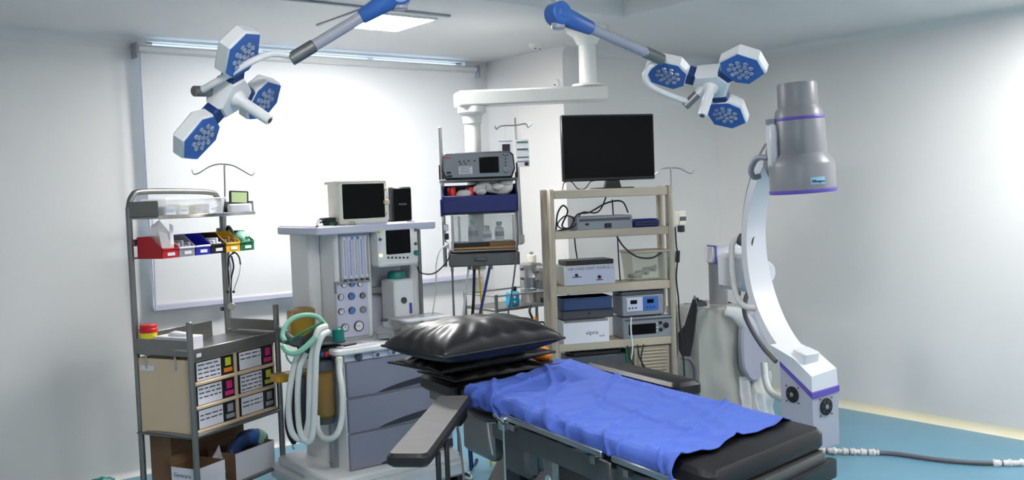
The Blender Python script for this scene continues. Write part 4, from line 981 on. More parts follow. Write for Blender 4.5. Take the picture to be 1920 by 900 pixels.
# absorber block at the left side
for (c, dd, r) in (((606, 735), 4.85, .058),):
    p = an.l(D(*c, dd)); top = an.l(D(606, 693, dd)).z; bot = an.l(D(606, 782, dd)).z
    cn = MB().lathe([(r*.9, bot), (r, bot+.01), (r, top), (r*.9, top+.01)], (p.x, p.y, 0), n=24).build('absorber_canister', 'amber_clear', am)
    MB().lathe([(r*.85, bot+.012), (r*.85, top-.02), (0, top-.02)], (p.x, p.y, 0), n=20).build('absorber_granules', 'cream_plastic', cn)
    MB().lathe([(r*1.05, top), (r*1.05, top+.04), (r*.8, top+.06), (.02, top+.07)], (p.x, p.y, 0), n=24).build('canister_head', 'device_dark', am)
    MB().lathe([(r*.95, bot-.03), (r, bot-.02), (r, bot)], (p.x, p.y, 0), n=24).build('canister_foot', 'device_dark', am)
    PX, PY, PT = p.x, p.y, top
MB().box(PX-.09, .03, PY-.08, PY+.10, PT+.07, PT+.13, .01).build('absorber_block', 'black_plastic', am)
MB().slab(PX-.12, .05, PY-.10, PY+.12, PT+.14, PT+.152, .03, .003).build('absorber_tray', 'device_dark', am)
MB().box(PX+.04, .06, PY, PY+.05, .2, PT+.1, .01).build('absorber_post', 'grey_paint', am)
for px, mt in ((612, 'red'), (604, 'lamp_blue')):
    q = an.l(D(px, 664, 4.76)); MB().ball((q.x, q.y, q.z), .014, (1, .8, 1), 10, 8).build('valve_cap', mt, am)
q = an.l(D(634, 628, 4.8)); MB().lathe([(.03, 0), (.032, .01), (.028, .06), (.015, .07), (0, .07)], (q.x, q.y, PT+.152), n=18).build('teal_cap', 'teal', am)
# bellows housing behind
q = an.l(D(565, 600, 5.05)); zb_ = an.l(D(565, 628, 5.05)).z; zt_ = an.l(D(565, 577, 5.05)).z
MB().lathe([(.075, zb_), (.075, zt_-.01), (.06, zt_), (0, zt_)], (q.x, q.y, 0), n=24).build('bellows_dome', 'amber_clear', am)
MB().lathe([(.055, zb_), (.06, zb_+.015), (.055, zb_+.03), (.06, zb_+.045), (.055, zb_+.06), (.06, zb_+.075), (.055, zb_+.09), (0, zb_+.1)], (q.x, q.y, 0), n=20).build('bellows', 'bright_yellow', am)
MB().slab(q.x-.1, q.x+.1, q.y-.09, q.y+.09, zb_-.04, zb_, .04, .006).build('bellows_base', 'device_dark', am)
MB().box(q.x+.05, .10, q.y-.03, q.y+.03, zb_-.05, zb_-.02, .006).build('bellows_bracket', 'device_dark', am)
q2 = an.l(D(545, 705, 4.98)); MB().slab(q2.x-.10, q2.x+.12, q2.y-.05, q2.y+.06, q2.z-.02, q2.z+.02, .03, .006).build('lower_tray', 'amber', am)
MB().box(q2.x+.08, .03, q2.y+.0, q2.y+.04, q2.z-.035, q2.z-.01, .006).build('lower_bracket', 'device_dark', am)
ARM = an.w(PX-.02, PY, PT+.2)
# breathing circuit
bc = thing('breathing_circuit', 'white corrugated breathing hoses looped over the side of the anaesthesia machine', 'breathing hose', (ARM.x, ARM.y, .9))
inv = W2L(bc)
def hp(l): return [D(x, y, d) for x, y, d in l]
MB(inv).tube(hp([(612, 612, 4.62), (598, 618, 4.58), (590, 640, 4.56), (582, 690, 4.56), (580, 750, 4.56), (578, 800, 4.57), (566, 824, 4.58), (548, 812, 4.58), (541, 770, 4.58), (545, 720, 4.58), (556, 672, 4.58), (572, 640, 4.6)]), .0165, 10, 8, ridge=.014).build('corrugated_hose', 'hose_white', bc)
MB(inv).tube(hp([(616, 622, 4.60), (604, 630, 4.55), (594, 660, 4.53), (591, 720, 4.53), (589, 780, 4.54), (584, 822, 4.55), (572, 826, 4.56), (561, 800, 4.57), (558, 740, 4.57), (562, 690, 4.57), (575, 660, 4.58)]), .0155, 10, 8, ridge=.014).build('corrugated_hose', 'hose_white', bc)
MB(inv).tube(hp([(534, 640, 4.56), (530, 625, 4.58), (545, 600, 4.62), (570, 591, 4.66), (595, 594, 4.7), (612, 612, 4.7)]), .013, 10, 8, ridge=.012).build('green_hose', 'hose_green', bc)
MB(inv).tube(hp([(530, 648, 4.54), (540, 660, 4.52), (556, 662, 4.5), (574, 650, 4.5), (592, 632, 4.52)]), .015, 10, 8, ridge=.012).build('green_hose', 'hose_green', bc)
MB(inv).tube(hp([(536, 664, 4.58), (540, 675, 4.58), (550, 684, 4.58), (560, 690, 4.58)]), .005, 8).build('sample_line', 'hose_green', bc)
MB(inv).tube(hp([(521, 615, 4.62), (535, 628, 4.6), (550, 640, 4.58), (566, 640, 4.57)]), lambda t: .016+.014*t, 10, 6).build('mask_elbow', 'device_dark', bc)
MB(inv).tube(hp([(556, 648, 4.59), (575, 640, 4.6), (595, 625, 4.62)]), .03, 10, 6).build('mask', 'black_rubber', bc)
MB(inv).tube(hp([(542, 640, 4.55), (570, 622, 4.57), (606, 604, 4.62)]), .006, 8).build('green_strap', 'green', bc)
bg = thing('breathing_bag', 'black rubber breathing bag hanging behind the white hoses', 'breathing bag', D(555, 835, 4.68))
MB(W2L(bg)).tube(hp([(563, 700, 4.7), (562, 720, 4.7), (556, 750, 4.69), (553, 790, 4.68), (552, 815, 4.68), (550, 832, 4.68)]), lambda t: .012+.042*math.sin(math.pi*min(1, t*1.02))**.8, 14, 8).build('bag', 'black_rubber', bg)
MB(W2L(bg)).cyl(D(563, 690, 4.7), D(563, 704, 4.7), .016, n=14).build('neck', 'teal', bg)
MB(W2L(bg)).tube(hp([(550, 830, 4.68), (549, 838, 4.68), (552, 842, 4.68)]), .005, 8).build('tail_ring', 'steel', bg)
sh = thing('scavenging_hose', 'grey scavenging hose curving from the absorber to the machine base', 'hose', an.w(-.03, -.02, .2))
MB(W2L(sh)).tube(hp([(636, 680, 4.72), (637, 700, 4.7), (642, 740, 4.66), (640, 790, 4.64), (628, 818, 4.63), (608, 822, 4.65), (596, 806, 4.7), (594, 780, 4.75)]), .016, 10, 8, ridge=.014).build('hose_line', 'hose_white', sh)
MB(W2L(sh)).box(*[v for c in zip(D(636, 680, 4.72)-Vector((.015, .015, .03)), D(636, 680, 4.72)+Vector((.015, .015, .03))) for v in c], .005).build('connector', 'cream_white', sh)

# things on the top shelf
TS = 1.466
def ontop(px, py, y): x, z = ax(px, py, y); return x
x0 = ontop(636, 402, .17); x1 = ontop(723, 396, .17)
pm = thing('patient_monitor', 'cream patient monitor with dark screen on the anaesthesia machine', 'patient monitor', an.w(x0, .17, TS), R(-6)); w = (x1-x0)*1.0; h = .225
MB().prism(rrect(0, w, 0, h, .012), 0, .16, 'y', .006).build('housing', 'cream_white', pm)
MB().prism(rrect(-.012, w*.98, h-.012, h+.006, .006), .0, .17, 'y', .002).build('top_cover', 'cream_white', pm)
MB().box(.022, w-.018, -.004, .006, .028, h-.012, .004).build('screen', 'black_gloss', pm)
for k in range(2): MB().cyl((w-.014, -.002, .05+.13*k), (w-.014, -.014, .05+.13*k), .009, n=12, c=.002).build('knob', 'tan_plastic', pm)
MB().lathe([(.016, 0), (.016, .016), (.012, .02), (0, .02)], (w-.012, -.002, .11), (0, -1, 0), 16).build('dial', 'tan_plastic', pm)
text('lettering', 'Digital', .013, 'ink', pm, (.05, -.0005, .008))
MB().box(w-.004, w+.03, .05, .15, .01, .19, .006).build('side_module', 'lilac_grey', pm)
xs = ontop(736, 398, .2); xe = ontop(772, 396, .2)
bs = thing('black_speaker', 'black speaker box standing right of the patient monitor', 'speaker', an.w(xs, .2, TS), R(-4)); w = xe-xs
MB().box(0, w, 0, .15, 0, .19, .008).build('cabinet', 'black_plastic', bs)
MB().box(.008, w-.008, -.004, .002, .008, .182, .003).build('front_grille', 'black_gloss', bs)
MB().box(w*.3, w*.7, -.006, -.003, .09, .1, .002).build('badge', 'device_dark', bs)
cu = thing('probe_bundle', 'bundle of cables and a black sensor left of the patient monitor', 'sensor cable', an.w(.01, .22, TS))
MB().tube([(-.05, -.10, .0), (-.02, -.06, .03), (.02, -.02, .035), (.06, 0, .02), (.09, .02, .035), (.05, .04, .02), (.02, .0, .015)], .006, 8).build('cable_loop', 'cable_grey', cu)
MB().slab(.04, .10, -.03, .03, 0, .04, .012, .006).build('sensor', 'black_plastic', cu)
MB().slab(.05, .08, -.045, -.03, 0, .015, .004, .002).build('sensor_clip', 'green', cu)
kb = thing('paper_strip', 'narrow strip of white paper slips in front of the patient monitor', 'paper', an.w(ontop(668, 408, .145), .145, TS))
MB().box(0, .19, 0, .018, 0, .006, .002).build('strip', 'paper', kb)
MB().box(.03, .16, -.002, .016, .006, .010, .002).build('strip_top', 'paper', kb)
# things on the worktop
WT = .845
cl = thing('clipboard', 'white record sheet with a black pen on the anaesthesia worktop', 'clipboard', an.w(.0, -.035, WT), R(4))
MB().box(0, .20, 0, .14, 0, .006, .002).build('board', 'paper', cl)
MB().cyl((.02, .03, .010), (.10, .045, .010), .004, n=8).build('pen', 'black_plastic', cl)
lb = MB()
for k in range(6): lb.box(.03, .17-.02*(k % 3), .06+.011*k, .063+.011*k, .006, .0066)
lb.build('printed_lines', 'ink', cl, 0)
x, z = ax(722, 618, .08)
gj = thing('glass_flask', 'round glass flask on the anaesthesia worktop beside the gauges', 'flask', an.w(x, .08, WT))
MB().lathe([(.02, 0), (.045, .01), (.052, .04), (.04, .068), (.02, .08), (.018, .10)], n=24).build('flask_body', 'clear_glass', gj)
MB().lathe([(.018, .002), (.042, .012), (.046, .03), (0, .03)], n=20).build('flask_content', 'device_grey', gj)
MB().cyl((0, 0, .098), (0, 0, .11), .02, n=16, c=.002).build('stopper', 'device_dark', gj)
bx = thing('plastic_box', 'clear lidded plastic box of supplies on the right of the anaesthesia worktop', 'plastic box', an.w(.40, .0, WT), R(-3))
frust(MB(), 0, .27, 0, .19, 0, .085, .012).build('box_body', 'clear_glass', bx, 0)
MB().slab(-.008, .278, -.008, .198, .085, .098, .02, .004).build('lid', 'film', bx)
MB().slab(.03, .16, .03, .14, .006, .06, .01, .004).build('grey_packet', 'cream_white', bx)
MB().slab(.17, .24, .03, .14, .006, .05, .01, .004).build('white_packet', 'paper', bx)
tw = thing('tube_tangle', 'small tangle of green and clear tubing in front of the clear plastic box', 'tubing', an.w(.28, -.01, WT))
MB().tube([(0, 0, .006), (.04, -.02, .01), (.09, .0, .012), (.06, .03, .014), (.02, .02, .012), (.05, -.005, .02), (.1, .01, .008)], .005, 8).build('tube_coil', 'hose_green', tw)
MB().tube([(.03, .01, .022), (.07, .03, .024), (.1, .02, .02), (.08, -.01, .02)], .004, 8).build('clear_line', 'hose_white', tw)
# ------------------------------------------------------------------ steel drug cart at the left
ct_ = Fr(D(357, 660, 4.6), 26); CW, CD = .635, .40
cart = thing('drug_cart', 'tall steel drug cart with tray, upper shelf and tan drawer block', 'cart', ct_.w(0, 0, 0), ct_.rz)
FR_, RL, RRt = CW, .03, .685
pr = .0155
for x, zt in ((0, 1.03), (FR_, 1.04)): MB().cyl((x, 0, .08), (x, 0, zt), pr, n=14, c=.004).build('front_post', 'dull_steel', cart)
arch = [(RL, CD, .08), (RL, CD, .8), (RL, CD, 1.50), (RL+.004, CD, 1.60), (RL+.03, CD, 1.655), (RL+.085, CD, 1.675), (.36, CD, 1.675), (RRt-.085, CD, 1.665), (RRt-.03, CD, 1.64), (RRt-.004, CD, 1.58), (RRt, CD, 1.48), (RRt, CD, .8), (RRt, CD, .08)]
MB().tube(arch, pr, 12, 5).build('rear_frame', 'dull_steel', cart)
for x, y in ((0, 0), (FR_, 0), (RL, CD), (RRt, CD)): MB().cyl((x-.015, y, .04), (x+.015, y, .04), .04, n=18, c=.006).build('caster', 'black_rubber', cart)
q = MB().cyl((0, 0, .885), (RL, CD, .885), .009, n=10).cyl((FR_, 0, .885), (RRt, CD, .885), .009, n=10); q.build('tray_rail', 'steel', cart)
q = MB().cyl((0, 0, .458), (RL, CD, .458), .011, n=10).cyl((FR_, 0, .458), (RRt, CD, .458), .011, n=10).cyl((0, 0, .458), (FR_, 0, .458), .011, n=10).cyl((RL, CD, .458), (RRt, CD, .458), .011, n=10); q.build('lower_rail', 'dull_steel', cart)
MB().box(.0, .65, .0, CD, .445, .452, .002).build('drawer_shelf', 'dull_steel', cart)
MB().box(.0, .65, .0, CD, .135, .15, .004).build('bottom_shelf', 'dull_steel', cart)
tray = MB().box(.01, .66, .0, CD, .852, .862, .003).build('tray', 'steel', cart)
MB().box(.012, FR_-.0, -.008, .0, .832, .892, .003).build('tray_front', 'dull_steel', tray)
MB().box(.0, .008, .015, CD-.015, .855, .935, .003).build('tray_end', 'dull_steel', tray)
MB().box(.05, .56, CD-.008, CD, .86, .95, .003).build('tray_back', 'dull_steel', tray)
MB(Matrix.Translation((.645, .02, 0)) @ Matrix.Rotation(R(-4), 4, 'Z')).box(.0, .008, .0, CD-.05, .86, .95, .003).build('tray_end', 'dull_steel', tray)
MB().box(.03, .06, -.0105, -.008, .85, .868).build('tray_sticker', 'paper', tray)
# upper shelf
us = MB().box(.02, .72, .19, CD+.01, 1.536, 1.546, .003).build('upper_shelf', 'steel', cart)
MB().box(.02, .72, .182, .19, 1.532, 1.552, .003).build('shelf_lip', 'chrome', us)
MB().box(.022, .03, .19, CD, 1.546, 1.625, .003).build('shelf_end', 'dull_steel', us)
MB().box(.71, .718, .19, CD+.01, 1.546, 1.61, .003).build('shelf_end', 'dull_steel', us)
MB().box(.03, .71, CD+.002, CD+.01, 1.546, 1.585, .003).build('shelf_back', 'steel', us)
MB().box(RL, RRt, CD-.03, CD-.018, 1.335, 1.345, .003).build('bin_rail', 'dull_steel', cart)
MB().box(RL, RRt, CD-.022, CD-.012, 1.40, 1.435, .003).build('bin_rail', 'dull_steel', cart)
# tan drawer block
db = thing('drawer_block', 'tan plastic block of six labelled drug drawers in the steel cart', 'drawers', ct_.w(.016, .012, .4525), ct_.rz)
BW, BD, BH = .605, .365, .383
q = MB().box(0, .01, 0, BD, 0, BH, .003).box(BW-.01, BW, 0, BD, 0, BH, .003).box(.01, BW-.01, 0, BD, 0, .012).box(.01, BW-.01, 0, BD, BH-.012, BH).box(.01, BW-.01, BD-.008, BD, .012, BH-.012).box(BW/2-.009, BW/2+.009, .0, BD-.01, .012, BH-.012)
q.build('block_body', 'tan_plastic', db)
MB().box(-.0025, 0, .26, .35, .32, .345).build('side_label', 'paper', db)
for y in (.10, .30): MB().box(-.006, .0, y, y+.012, .33, .40, .002).build('hanging_hook', 'steel', db)
tags = (('lime', 'pink'), ('pink', 'lime'), ('grey_bin', 'grey_bin'))
dh = (BH-.024)/3
for row in range(3):
    for c in range(2):
        x0 = .010+c*(BW/2-.001); x1 = x0+BW/2-.019; z1 = BH-.012-row*dh; z0 = z1-dh
        dw = MB().box(x0+.004, x1-.002, .004, .33, z0+.016, z1-.004, .002).build('drawer', 'black_plastic', db)
        MB().box(x0, x1, -.012, .012, z0+.001, z0+.019, .005).build('drawer_lip', 'tan_plastic', dw)
        w = x1-x0
        MB().box(x0+.022, x0+w*.66, .0015, .005, z0+.022, z1-.006).build('label_card', 'paper', dw, 0)
        ln = MB(); random.seed(row*7+c)
        for k in range(4 if (row, c) in ((0, 0), (1, 1)) else 3 if row == 1 else 2):
            zz = z1-.024-k*.021-(.012 if row == 2 else 0); xx = x0+.03
            while xx < x0+w*.62:
                l = random.uniform(.02, .05); e = min(xx+l, x0+w*.635); ln.box(xx, e, .0008, .0018, zz, zz+.0065); xx = e+.009
        ln.build('printed_lines', 'ink', dw, 0)
        MB().box(x0+w*.78, x0+w*.92, .0015, .005, z0+.065, z1-.014).build('index_tag', tags[row][c], dw, 0)
        MB().box(x0+w*.74, x0+w*.95, .0015, .005, z0+.032, z0+.054).build('index_strip', tags[row][c] if row else ('orange' if c == 0 else 'pink'), dw, 0)
# boxes and a bag on the bottom shelf
def carton(name, label, x0, x1, y0, y1, z, h, mt, open_=True, rz=0, txt=None):
    o = thing(name, label, 'carton', ct_.w(x0, y0, z), ct_.rz+R(rz)); w, d = x1-x0, y1-y0; t = .004
    q = MB().box(0, w, 0, t, 0, h).box(0, w, d-t, d, 0, h).box(0, t, t, d-t, 0, h).box(w-t, w, t, d-t, 0, h).box(t, w-t, t, d-t, 0, t)
    if not open_: q.box(t, w-t, t, d-t, h-t, h)
    q.build('carton_walls', mt, o, 0)
    if open_: MB(Matrix.Translation((0, d, h)) @ Matrix.Rotation(R(-35), 4, 'X')).box(0, w, 0, .003, 0, .05).build('flap', 'cardboard', o, 0)
    return o
carton('brown_carton', 'tall brown closed carton at the back of the cart bottom shelf', .07, .60, .24, .385, .15, .285, 'cardboard', False)
o = carton('white_carton', 'white-fronted open carton at the left of the cart bottom shelf', .03, .22, .03, .2, .15, .14, 'cardboard')
MB().box(0, .19, -.003, -.0002, 0, .138).build('white_side', 'paper', o, 0)
MB().box(-.003, -.0002, 0, .17, 0, .138).build('white_side', 'paper', o, 0)
text('lettering', 'Gynecare', .03, 'ink', o, (-.0035, .155, .09), (R(90), 0, R(-90)))
o = carton('open_carton', 'open carton full of packets at the right of the cart bottom shelf', .30, .60, .03, .22, .15, .145, 'cardboard')
MB().box(0, .30, -.003, -.0002, 0, .143).build('white_side', 'paper', o, 0)
for k, (x, y, z, a, mt, lb) in enumerate(((.26, .11, .15, 20, 'paper', 'crumpled white paper packet between the cartons in the cart'), (.38, .13, .16, -30, 'ink_dark', 'dark packet sticking out of the open carton in the cart'))):
    o = thing('packet', lb, 'packet', ct_.w(x, y, z), ct_.rz+R(a))
    MB().add([(-.03, -.03, 0), (.05, -.03, 0), (.05, .03, 0), (-.03, .03, 0), (-.02, .0, .15), (.03, .005, .19), (.045, .02, .17), (-.02, .02, .14)], [(0, 1, 2, 3), (4, 5, 6, 7), (0, 1, 5, 4), (1, 2, 6, 5), (2, 3, 7, 6), (3, 0, 4, 7)]).build('packet_body', mt, o, 0)
    MB().box(-.02, .03, -.034, -.0315, .01, .05).build('packet_label', 'ink', o, 0)
bgp = thing('plastic_bag_roll', 'bent blue and green printed plastic bag in the open carton', 'plastic bag', ct_.w(.50, .12, .155), ct_.rz)
def arcp(a0, a1, r, n=14): return [(r*math.cos(R(a0+(a1-a0)*k/n)), 0, .07+r*.78*math.sin(R(a0+(a1-a0)*k/n))) for k in range(n+1)]
MB().tube(arcp(175, 95, .125), lambda t: .045+.006*math.sin(t*9), 10, 3, flat=.6).build('blue_part', 'blue_grey', bgp, 180)
MB().tube(arcp(95, 55, .125), .047, 10, 3, flat=.6).build('bright_part', 'lamp_blue', bgp, 180)
MB().tube(arcp(62, 38, .128), .048, 10, 3, flat=.6).build('white_part', 'hose_green', bgp, 180)
MB().tube(arcp(40, -10, .125), lambda t: .046+.006*math.sin(t*11), 10, 3, flat=.6).build('green_part', 'teal', bgp, 180)
# tray items
TZt = .862
sc_ = thing('sharps_box', 'small yellow sharps container with red lid on the cart tray', 'sharps container', ct_.w(.045, CD-.075, TZt), ct_.rz)
MB().lathe([(.034, 0), (.038, .006), (.042, .10), (.042, .104)], n=22).build('container', 'bright_yellow', sc_)
MB().lathe([(.045, .10), (.046, .118), (.042, .122), (.042, .136), (.038, .14), (0, .14)], n=22).build('lid', 'red', sc_)
MB().lathe([(.0395, .03), (.0405, .032), (.0418, .066), (.0412, .07)], n=22).build('printed_band', 'red', sc_)
gb2 = thing('glove_box', 'white and pink open glove box on the cart tray', 'box', ct_.w(.035, .06, TZt), ct_.rz)
MB().box(0, .115, 0, .22, 0, .082, .003).build('carton', 'paper', gb2)
MB().box(-.0008, .1158, .0, .22, .052, .060).build('pink_stripe', 'pink', gb2, 0)
MB().ball((.055, .10, .085), .045, (.8, 1.5, .45), 14, 8, lambda v: 1+.3*noise.noise(v*40)).build('tissue', 'paper', gb2, 180)
# row of small bins
cols = ('red', 'grey_bin', 'blue_bin', 'black_plastic', 'yellow', 'green'); nm = ('red', 'grey', 'blue', 'black', 'yellow', 'green')
bw = .108
for k in range(6):
    o = thing('parts_bin', nm[k]+' open-front parts bin hung in the row on the cart', 'bin', ct_.w(.045+k*(bw+.004), .20, 1.335), ct_.rz, 'parts bins on the cart')
    q = MB().box(0, bw, .0, .003, 0, .048).box(0, bw, .167, .17, 0, .11).box(0.003, bw-.003, .003, .167, 0, .003)
    for x in (0, bw-.003): q.prism([(0, 0), (.17, 0), (.17, .11), (.07, .11), (.035, .08), (0, .055)], x, x+.003, 'x')
    q.build('bin_body', cols[k], o, 0)
    MB().box(-.0, bw, -.006, .002, .042, .052, .002).build('front_lip', 'paper' if k in (1, 2) else cols[k], o)
    MB().box(bw*.3, bw*.75, -.0035, -.0005, .012, .028).build('label_holder', 'paper', o, 0)
fillers = ((0, 'paper', 'white plastic wrapper rising out of the red bin'), (1, 'grey_bin', 'grey packets in the grey bin'), (3, 'paper', 'small white vials in the black bin'), (4, 'cardboard', 'brown packets in the yellow bin'), (5, 'hose_green', 'pale green mask in the green bin'))
for k, mt, lb in fillers:
    o = thing('bin_content', lb, 'supplies', ct_.w(.045+k*(bw+.004)+.054, .275, 1.339), ct_.rz)
    if k == 0:
        MB().add([(-.03, -.06, 0), (.045, -.06, 0), (.045, .05, 0), (-.035, .05, 0), (-.03, -.03, .14), (.05, -.05, .10), (.03, .03, .15), (-.02, .03, .16), (.0, -.01, .19)], [(0, 1, 2, 3), (0, 1, 5, 4), (1, 2, 6, 5), (2, 3, 7, 6), (3, 0, 4, 7), (4, 5, 8), (5, 6, 8), (6, 7, 8), (7, 4, 8)]).build('wrapper', 'film', o, 0)
        MB().add([(.02, -.055, .03), (.045, -.055, .03), (.05, -.04, .03), (.03, -.045, .17), (.05, -.05, .16)], [(0, 1, 4, 3), (1, 2, 4), (0, 2, 3), (2, 4, 3), (0, 1, 2)]).build('wrapper_corner', 'paper', o, 0)
    elif k == 5:
        MB().ball((0.0, -.03, .055), .05, (.95, 1.0, 1.0), 16, 10, lambda v: 1+.12*noise.noise(v*30)).build('mask_shell', 'hose_green', o, 180)
        MB().tube([(-.03, -.05, .06), (0, -.085, .07), (.03, -.06, .06)], .005, 6).build('strap', 'green', o)
    else:
        q = MB()
        for j in range(4): q.slab(-.045+.023*j, -.026+.023*j, -.06, .05, 0, .055+.012*((j*7+k) % 3), .006, .003)
        q.build('packets', mt, o)
        MB().box(-.04, .035, -.0615, -.060, .02, .035).build('packet_print', 'ink', o, 0)
# things on the upper shelf
US = 1.546
o = thing('clear_tray', 'long clear plastic tray of dressings on the cart upper shelf', 'tray', ct_.w(.10, .215, US), ct_.rz)
frust(MB(), 0, .42, 0, .16, 0, .085, .012).build('tray_body', 'clear_plastic', o, 0)
MB().tube([(-.004, -.004, .086), (.424, -.004, .086), (.424, .164, .086), (-.004, .164, .086), (-.004, -.004, .086)], .004, 6, 0).build('rim', 'film', o)
for k, (x, mt) in enumerate(((.06, 'paper'), (.15, 'cream_white'), (.25, 'cream_plastic'), (.34, 'paper'))):
    d_ = thing('dressing_pack', ('first', 'second', 'third', 'fourth')[k]+' dressing pack from the left in the clear tray', 'dressing pack', ct_.w(.10+x, .29, US+.002), ct_.rz+R(8*k-10), 'dressing packs in the clear tray')
    MB().slab(-.035, .035, -.05, .05, 0, .05+.006*(k % 2), .01, .004).build('pack', mt, d_); MB().box(-.02, .02, -.0515, -.050, .02, .03).build('pack_print', 'gauge_blue', d_, 0)
o = thing('desk_clock', 'small black-framed display clock on the right of the cart shelf', 'clock', ct_.w(.575, .24, US), ct_.rz+R(-38))
MC = Matrix.Rotation(R(-14), 4, 'X') @ Matrix.Rotation(R(4), 4, 'Y')
MB(MC).box(0, .105, 0, .014, .05, .13, .004).build('case', 'black_plastic', o)
MB(MC).box(.012, .095, -.002, .001, .062, .12, .001).build('display', 'lcd', o)
MB().slab(-.0, .12, -.02, .07, 0, .05, .015, .006).build('white_base', 'paper', o)
# drip hook pole on the cart, stethoscope
hb_ = ct_.w(RRt+.035, CD+.012, 0); dd = (hb_-CP).dot(CF)
o = thing('drip_hook_pole', 'thin drip pole with two curved hooks clamped to the cart', 'drip pole', (hb_.x, hb_.y, .87))
inv = W2L(o); tp = D(421, 310, dd)
MB(inv).cyl((hb_.x, hb_.y, .87), (hb_.x, hb_.y, 1.40), .009, n=10).build('lower_pole', 'steel', o)
MB(inv).cyl((hb_.x, hb_.y, 1.40), (tp.x, tp.y, tp.z), .0055, n=10).build('upper_pole', 'dull_steel', o)
MB(inv).tube([D(360, 318, dd-.02), D(363, 326, dd-.02), D(372, 325, dd-.02), D(392, 313, dd), D(408, 308, dd), D(421, 308, dd), D(438, 311, dd), D(455, 320, dd), D(472, 329, dd), D(477, 323, dd)], .004, 8, 5).build('hooks', 'steel', o)
for z in (1.0, 1.45): MB().box(-.05, .014, -.02, .012, z-.87-.012, z-.87+.012, .003).build('clamp', 'dark_steel', o)
ds = dd-.12
o = thing('stethoscope', 'black stethoscope hanging beside the green bin on the cart', 'stethoscope', D(434, 578, ds))
inv = W2L(o)
MB(inv).tube([D(434, 572, ds), D(433, 545, ds), D(434, 520, ds), D(438, 500, ds), D(434, 480, ds)], .005, 8).build('tubing', 'black_rubber', o)
MB(inv).tube([D(431, 545, ds), D(428, 510, ds), D(429, 484, ds), D(440, 474, ds), D(448, 482, ds), D(451, 496, ds)], .0045, 8).build('yoke_tube', 'black_rubber', o)
MB(inv).tube([D(451, 496, ds), D(448, 515, ds), D(440, 538, ds), D(438, 546, ds)], .0028, 8).build('ear_tube', 'chrome', o)
MB(inv).tube([D(429, 500, ds-.01), D(432, 525, ds-.01), D(430, 546, ds-.01)], .0028, 8).build('ear_tube', 'chrome', o)
for p in ((438, 547, ds), (427, 547, ds-.01)): MB(inv).ball(D(*p), .008, (1, 1, 1), 10, 8).build('ear_tip', 'black_rubber', o)
c = D(434, 574, ds); MB(inv).cyl(c+CF*.008, c-CF*.008, .022, n=20, c=.003).build('chest_piece', 'steel', o)
MB(inv).tube([D(438, 474, ds), D(440, 455, ds-.02), D(436, 436, ds), D(428, 425, ds+.03), D(426, 440, ds+.05)], .009, 8).build('hanging_loop', 'black_rubber', o)
o = thing('tube_holder', 'dark bundle of tubing hung behind the green bin', 'tubing', D(428, 520, dd-.06))
MB(W2L(o)).tube([D(426, 425, dd-.03), D(427, 440, dd-.05), D(427, 480, dd-.06), D(426, 518, dd-.06)], lambda t: .014-.006*t, 8).build('bundle', 'device_dark', o)
MB(W2L(o)).tube([D(430, 480, dd-.06), D(434, 505, dd-.06), D(431, 525, dd-.06)], .008, 8).build('pink_line', 'lilac_grey', o)
# teal cloth on the floor at the left edge
p = Zp(182, 897, .02)
o = MB().grid(lambda u, v: (-.09+.18*u+.01*math.sin(7*v), -.05+.1*v, .003+.03*math.sin(math.pi*u)**.5*math.sin(math.pi*v)**.5*(1+.5*noise.noise(Vector((u*6, v*6, 1))))), 20, 12).build('teal_cloth', 'teal', None, 180)
o.location = (p.x, p.y, .0); tag(o, 'crumpled teal cloth on the floor left of the cart', 'cloth')
# ------------------------------------------------------------------ operating table
tb_ = Fr((1.865, 1.585), -8.0)
tbl = thing('operating_table', 'black operating table with steel side rails and pedestal base', 'operating table', tb_.w(.285, .9, 0), tb_.rz)
def tl(x, y, z=0): return (x-.285, y-.9, z)
OX, OY = -.285, -.9
MW, ML, ZT = .575, 1.56, .85
def cushion(x0, x1, y0, y1, z0, z1, r=.03):
    return MB().prism(rrect(x0+OX, x1+OX, y0+OY, y1+OY, r, 5), z0, z1, 'z', .014)
def skew(poly): return [(x, y+.27*(x-OX)*max(0, 1-(y-OY)/.45)) for x, y in poly]
MB().prism(skew(rrect(0+OX, MW+.02+OX, .025+OY, .70+OY, .035, 5)), .785, ZT, 'z', .014).build('leg_cushion', 'black_leather', tbl)
cushion(0, MW, .71, 1.50, .785, ZT).build('seat_cushion', 'black_leather', tbl)
cushion(-.02, MW+.01, 1.51, 1.84, .785, ZT).build('head_cushion', 'black_leather', tbl)
MB().prism(skew(rrect(.015+OX, MW-.0+OX, .0+OY, .69+OY, .02, 3)), .752, .786, 'z', .005).build('section_plate', 'dark_steel', tbl)
MB().box(.02+OX, MW-.02+OX, .715+OY, 1.50+OY, .752, .786, .006).build('section_plate', 'dark_steel', tbl)
MB().box(.02+OX, MW-.04+OX, 1.52+OY, 1.82+OY, .735, .786, .006).build('head_plate', 'dull_steel', tbl)
MB().prism(skew(rrect(-.0+OX, MW+.05+OX, -.015+OY, .04+OY, .01, 3)), .70, .755, 'z', .008).build('foot_crossbar', 'black_plastic', tbl)
for s, x in ((-1, -.03), (1, MW+.03)):
    for (a, b_) in ((.06 if s < 0 else .26, .42), (.47, 1.08)):
        rl = MB().box(x-.006+OX, x+.006+OX, a+OY, b_+OY, .798, .818, .003).build('side_rail', 'steel', tbl)
        for y in (a+.06, b_-.06): MB().box(min(x, x-s*.06)+OX, max(x, x-s*.06)+OX, y-.012+OY, y+.012+OY, .765, .79, .003).build('rail_stud', 'dull_steel', rl)
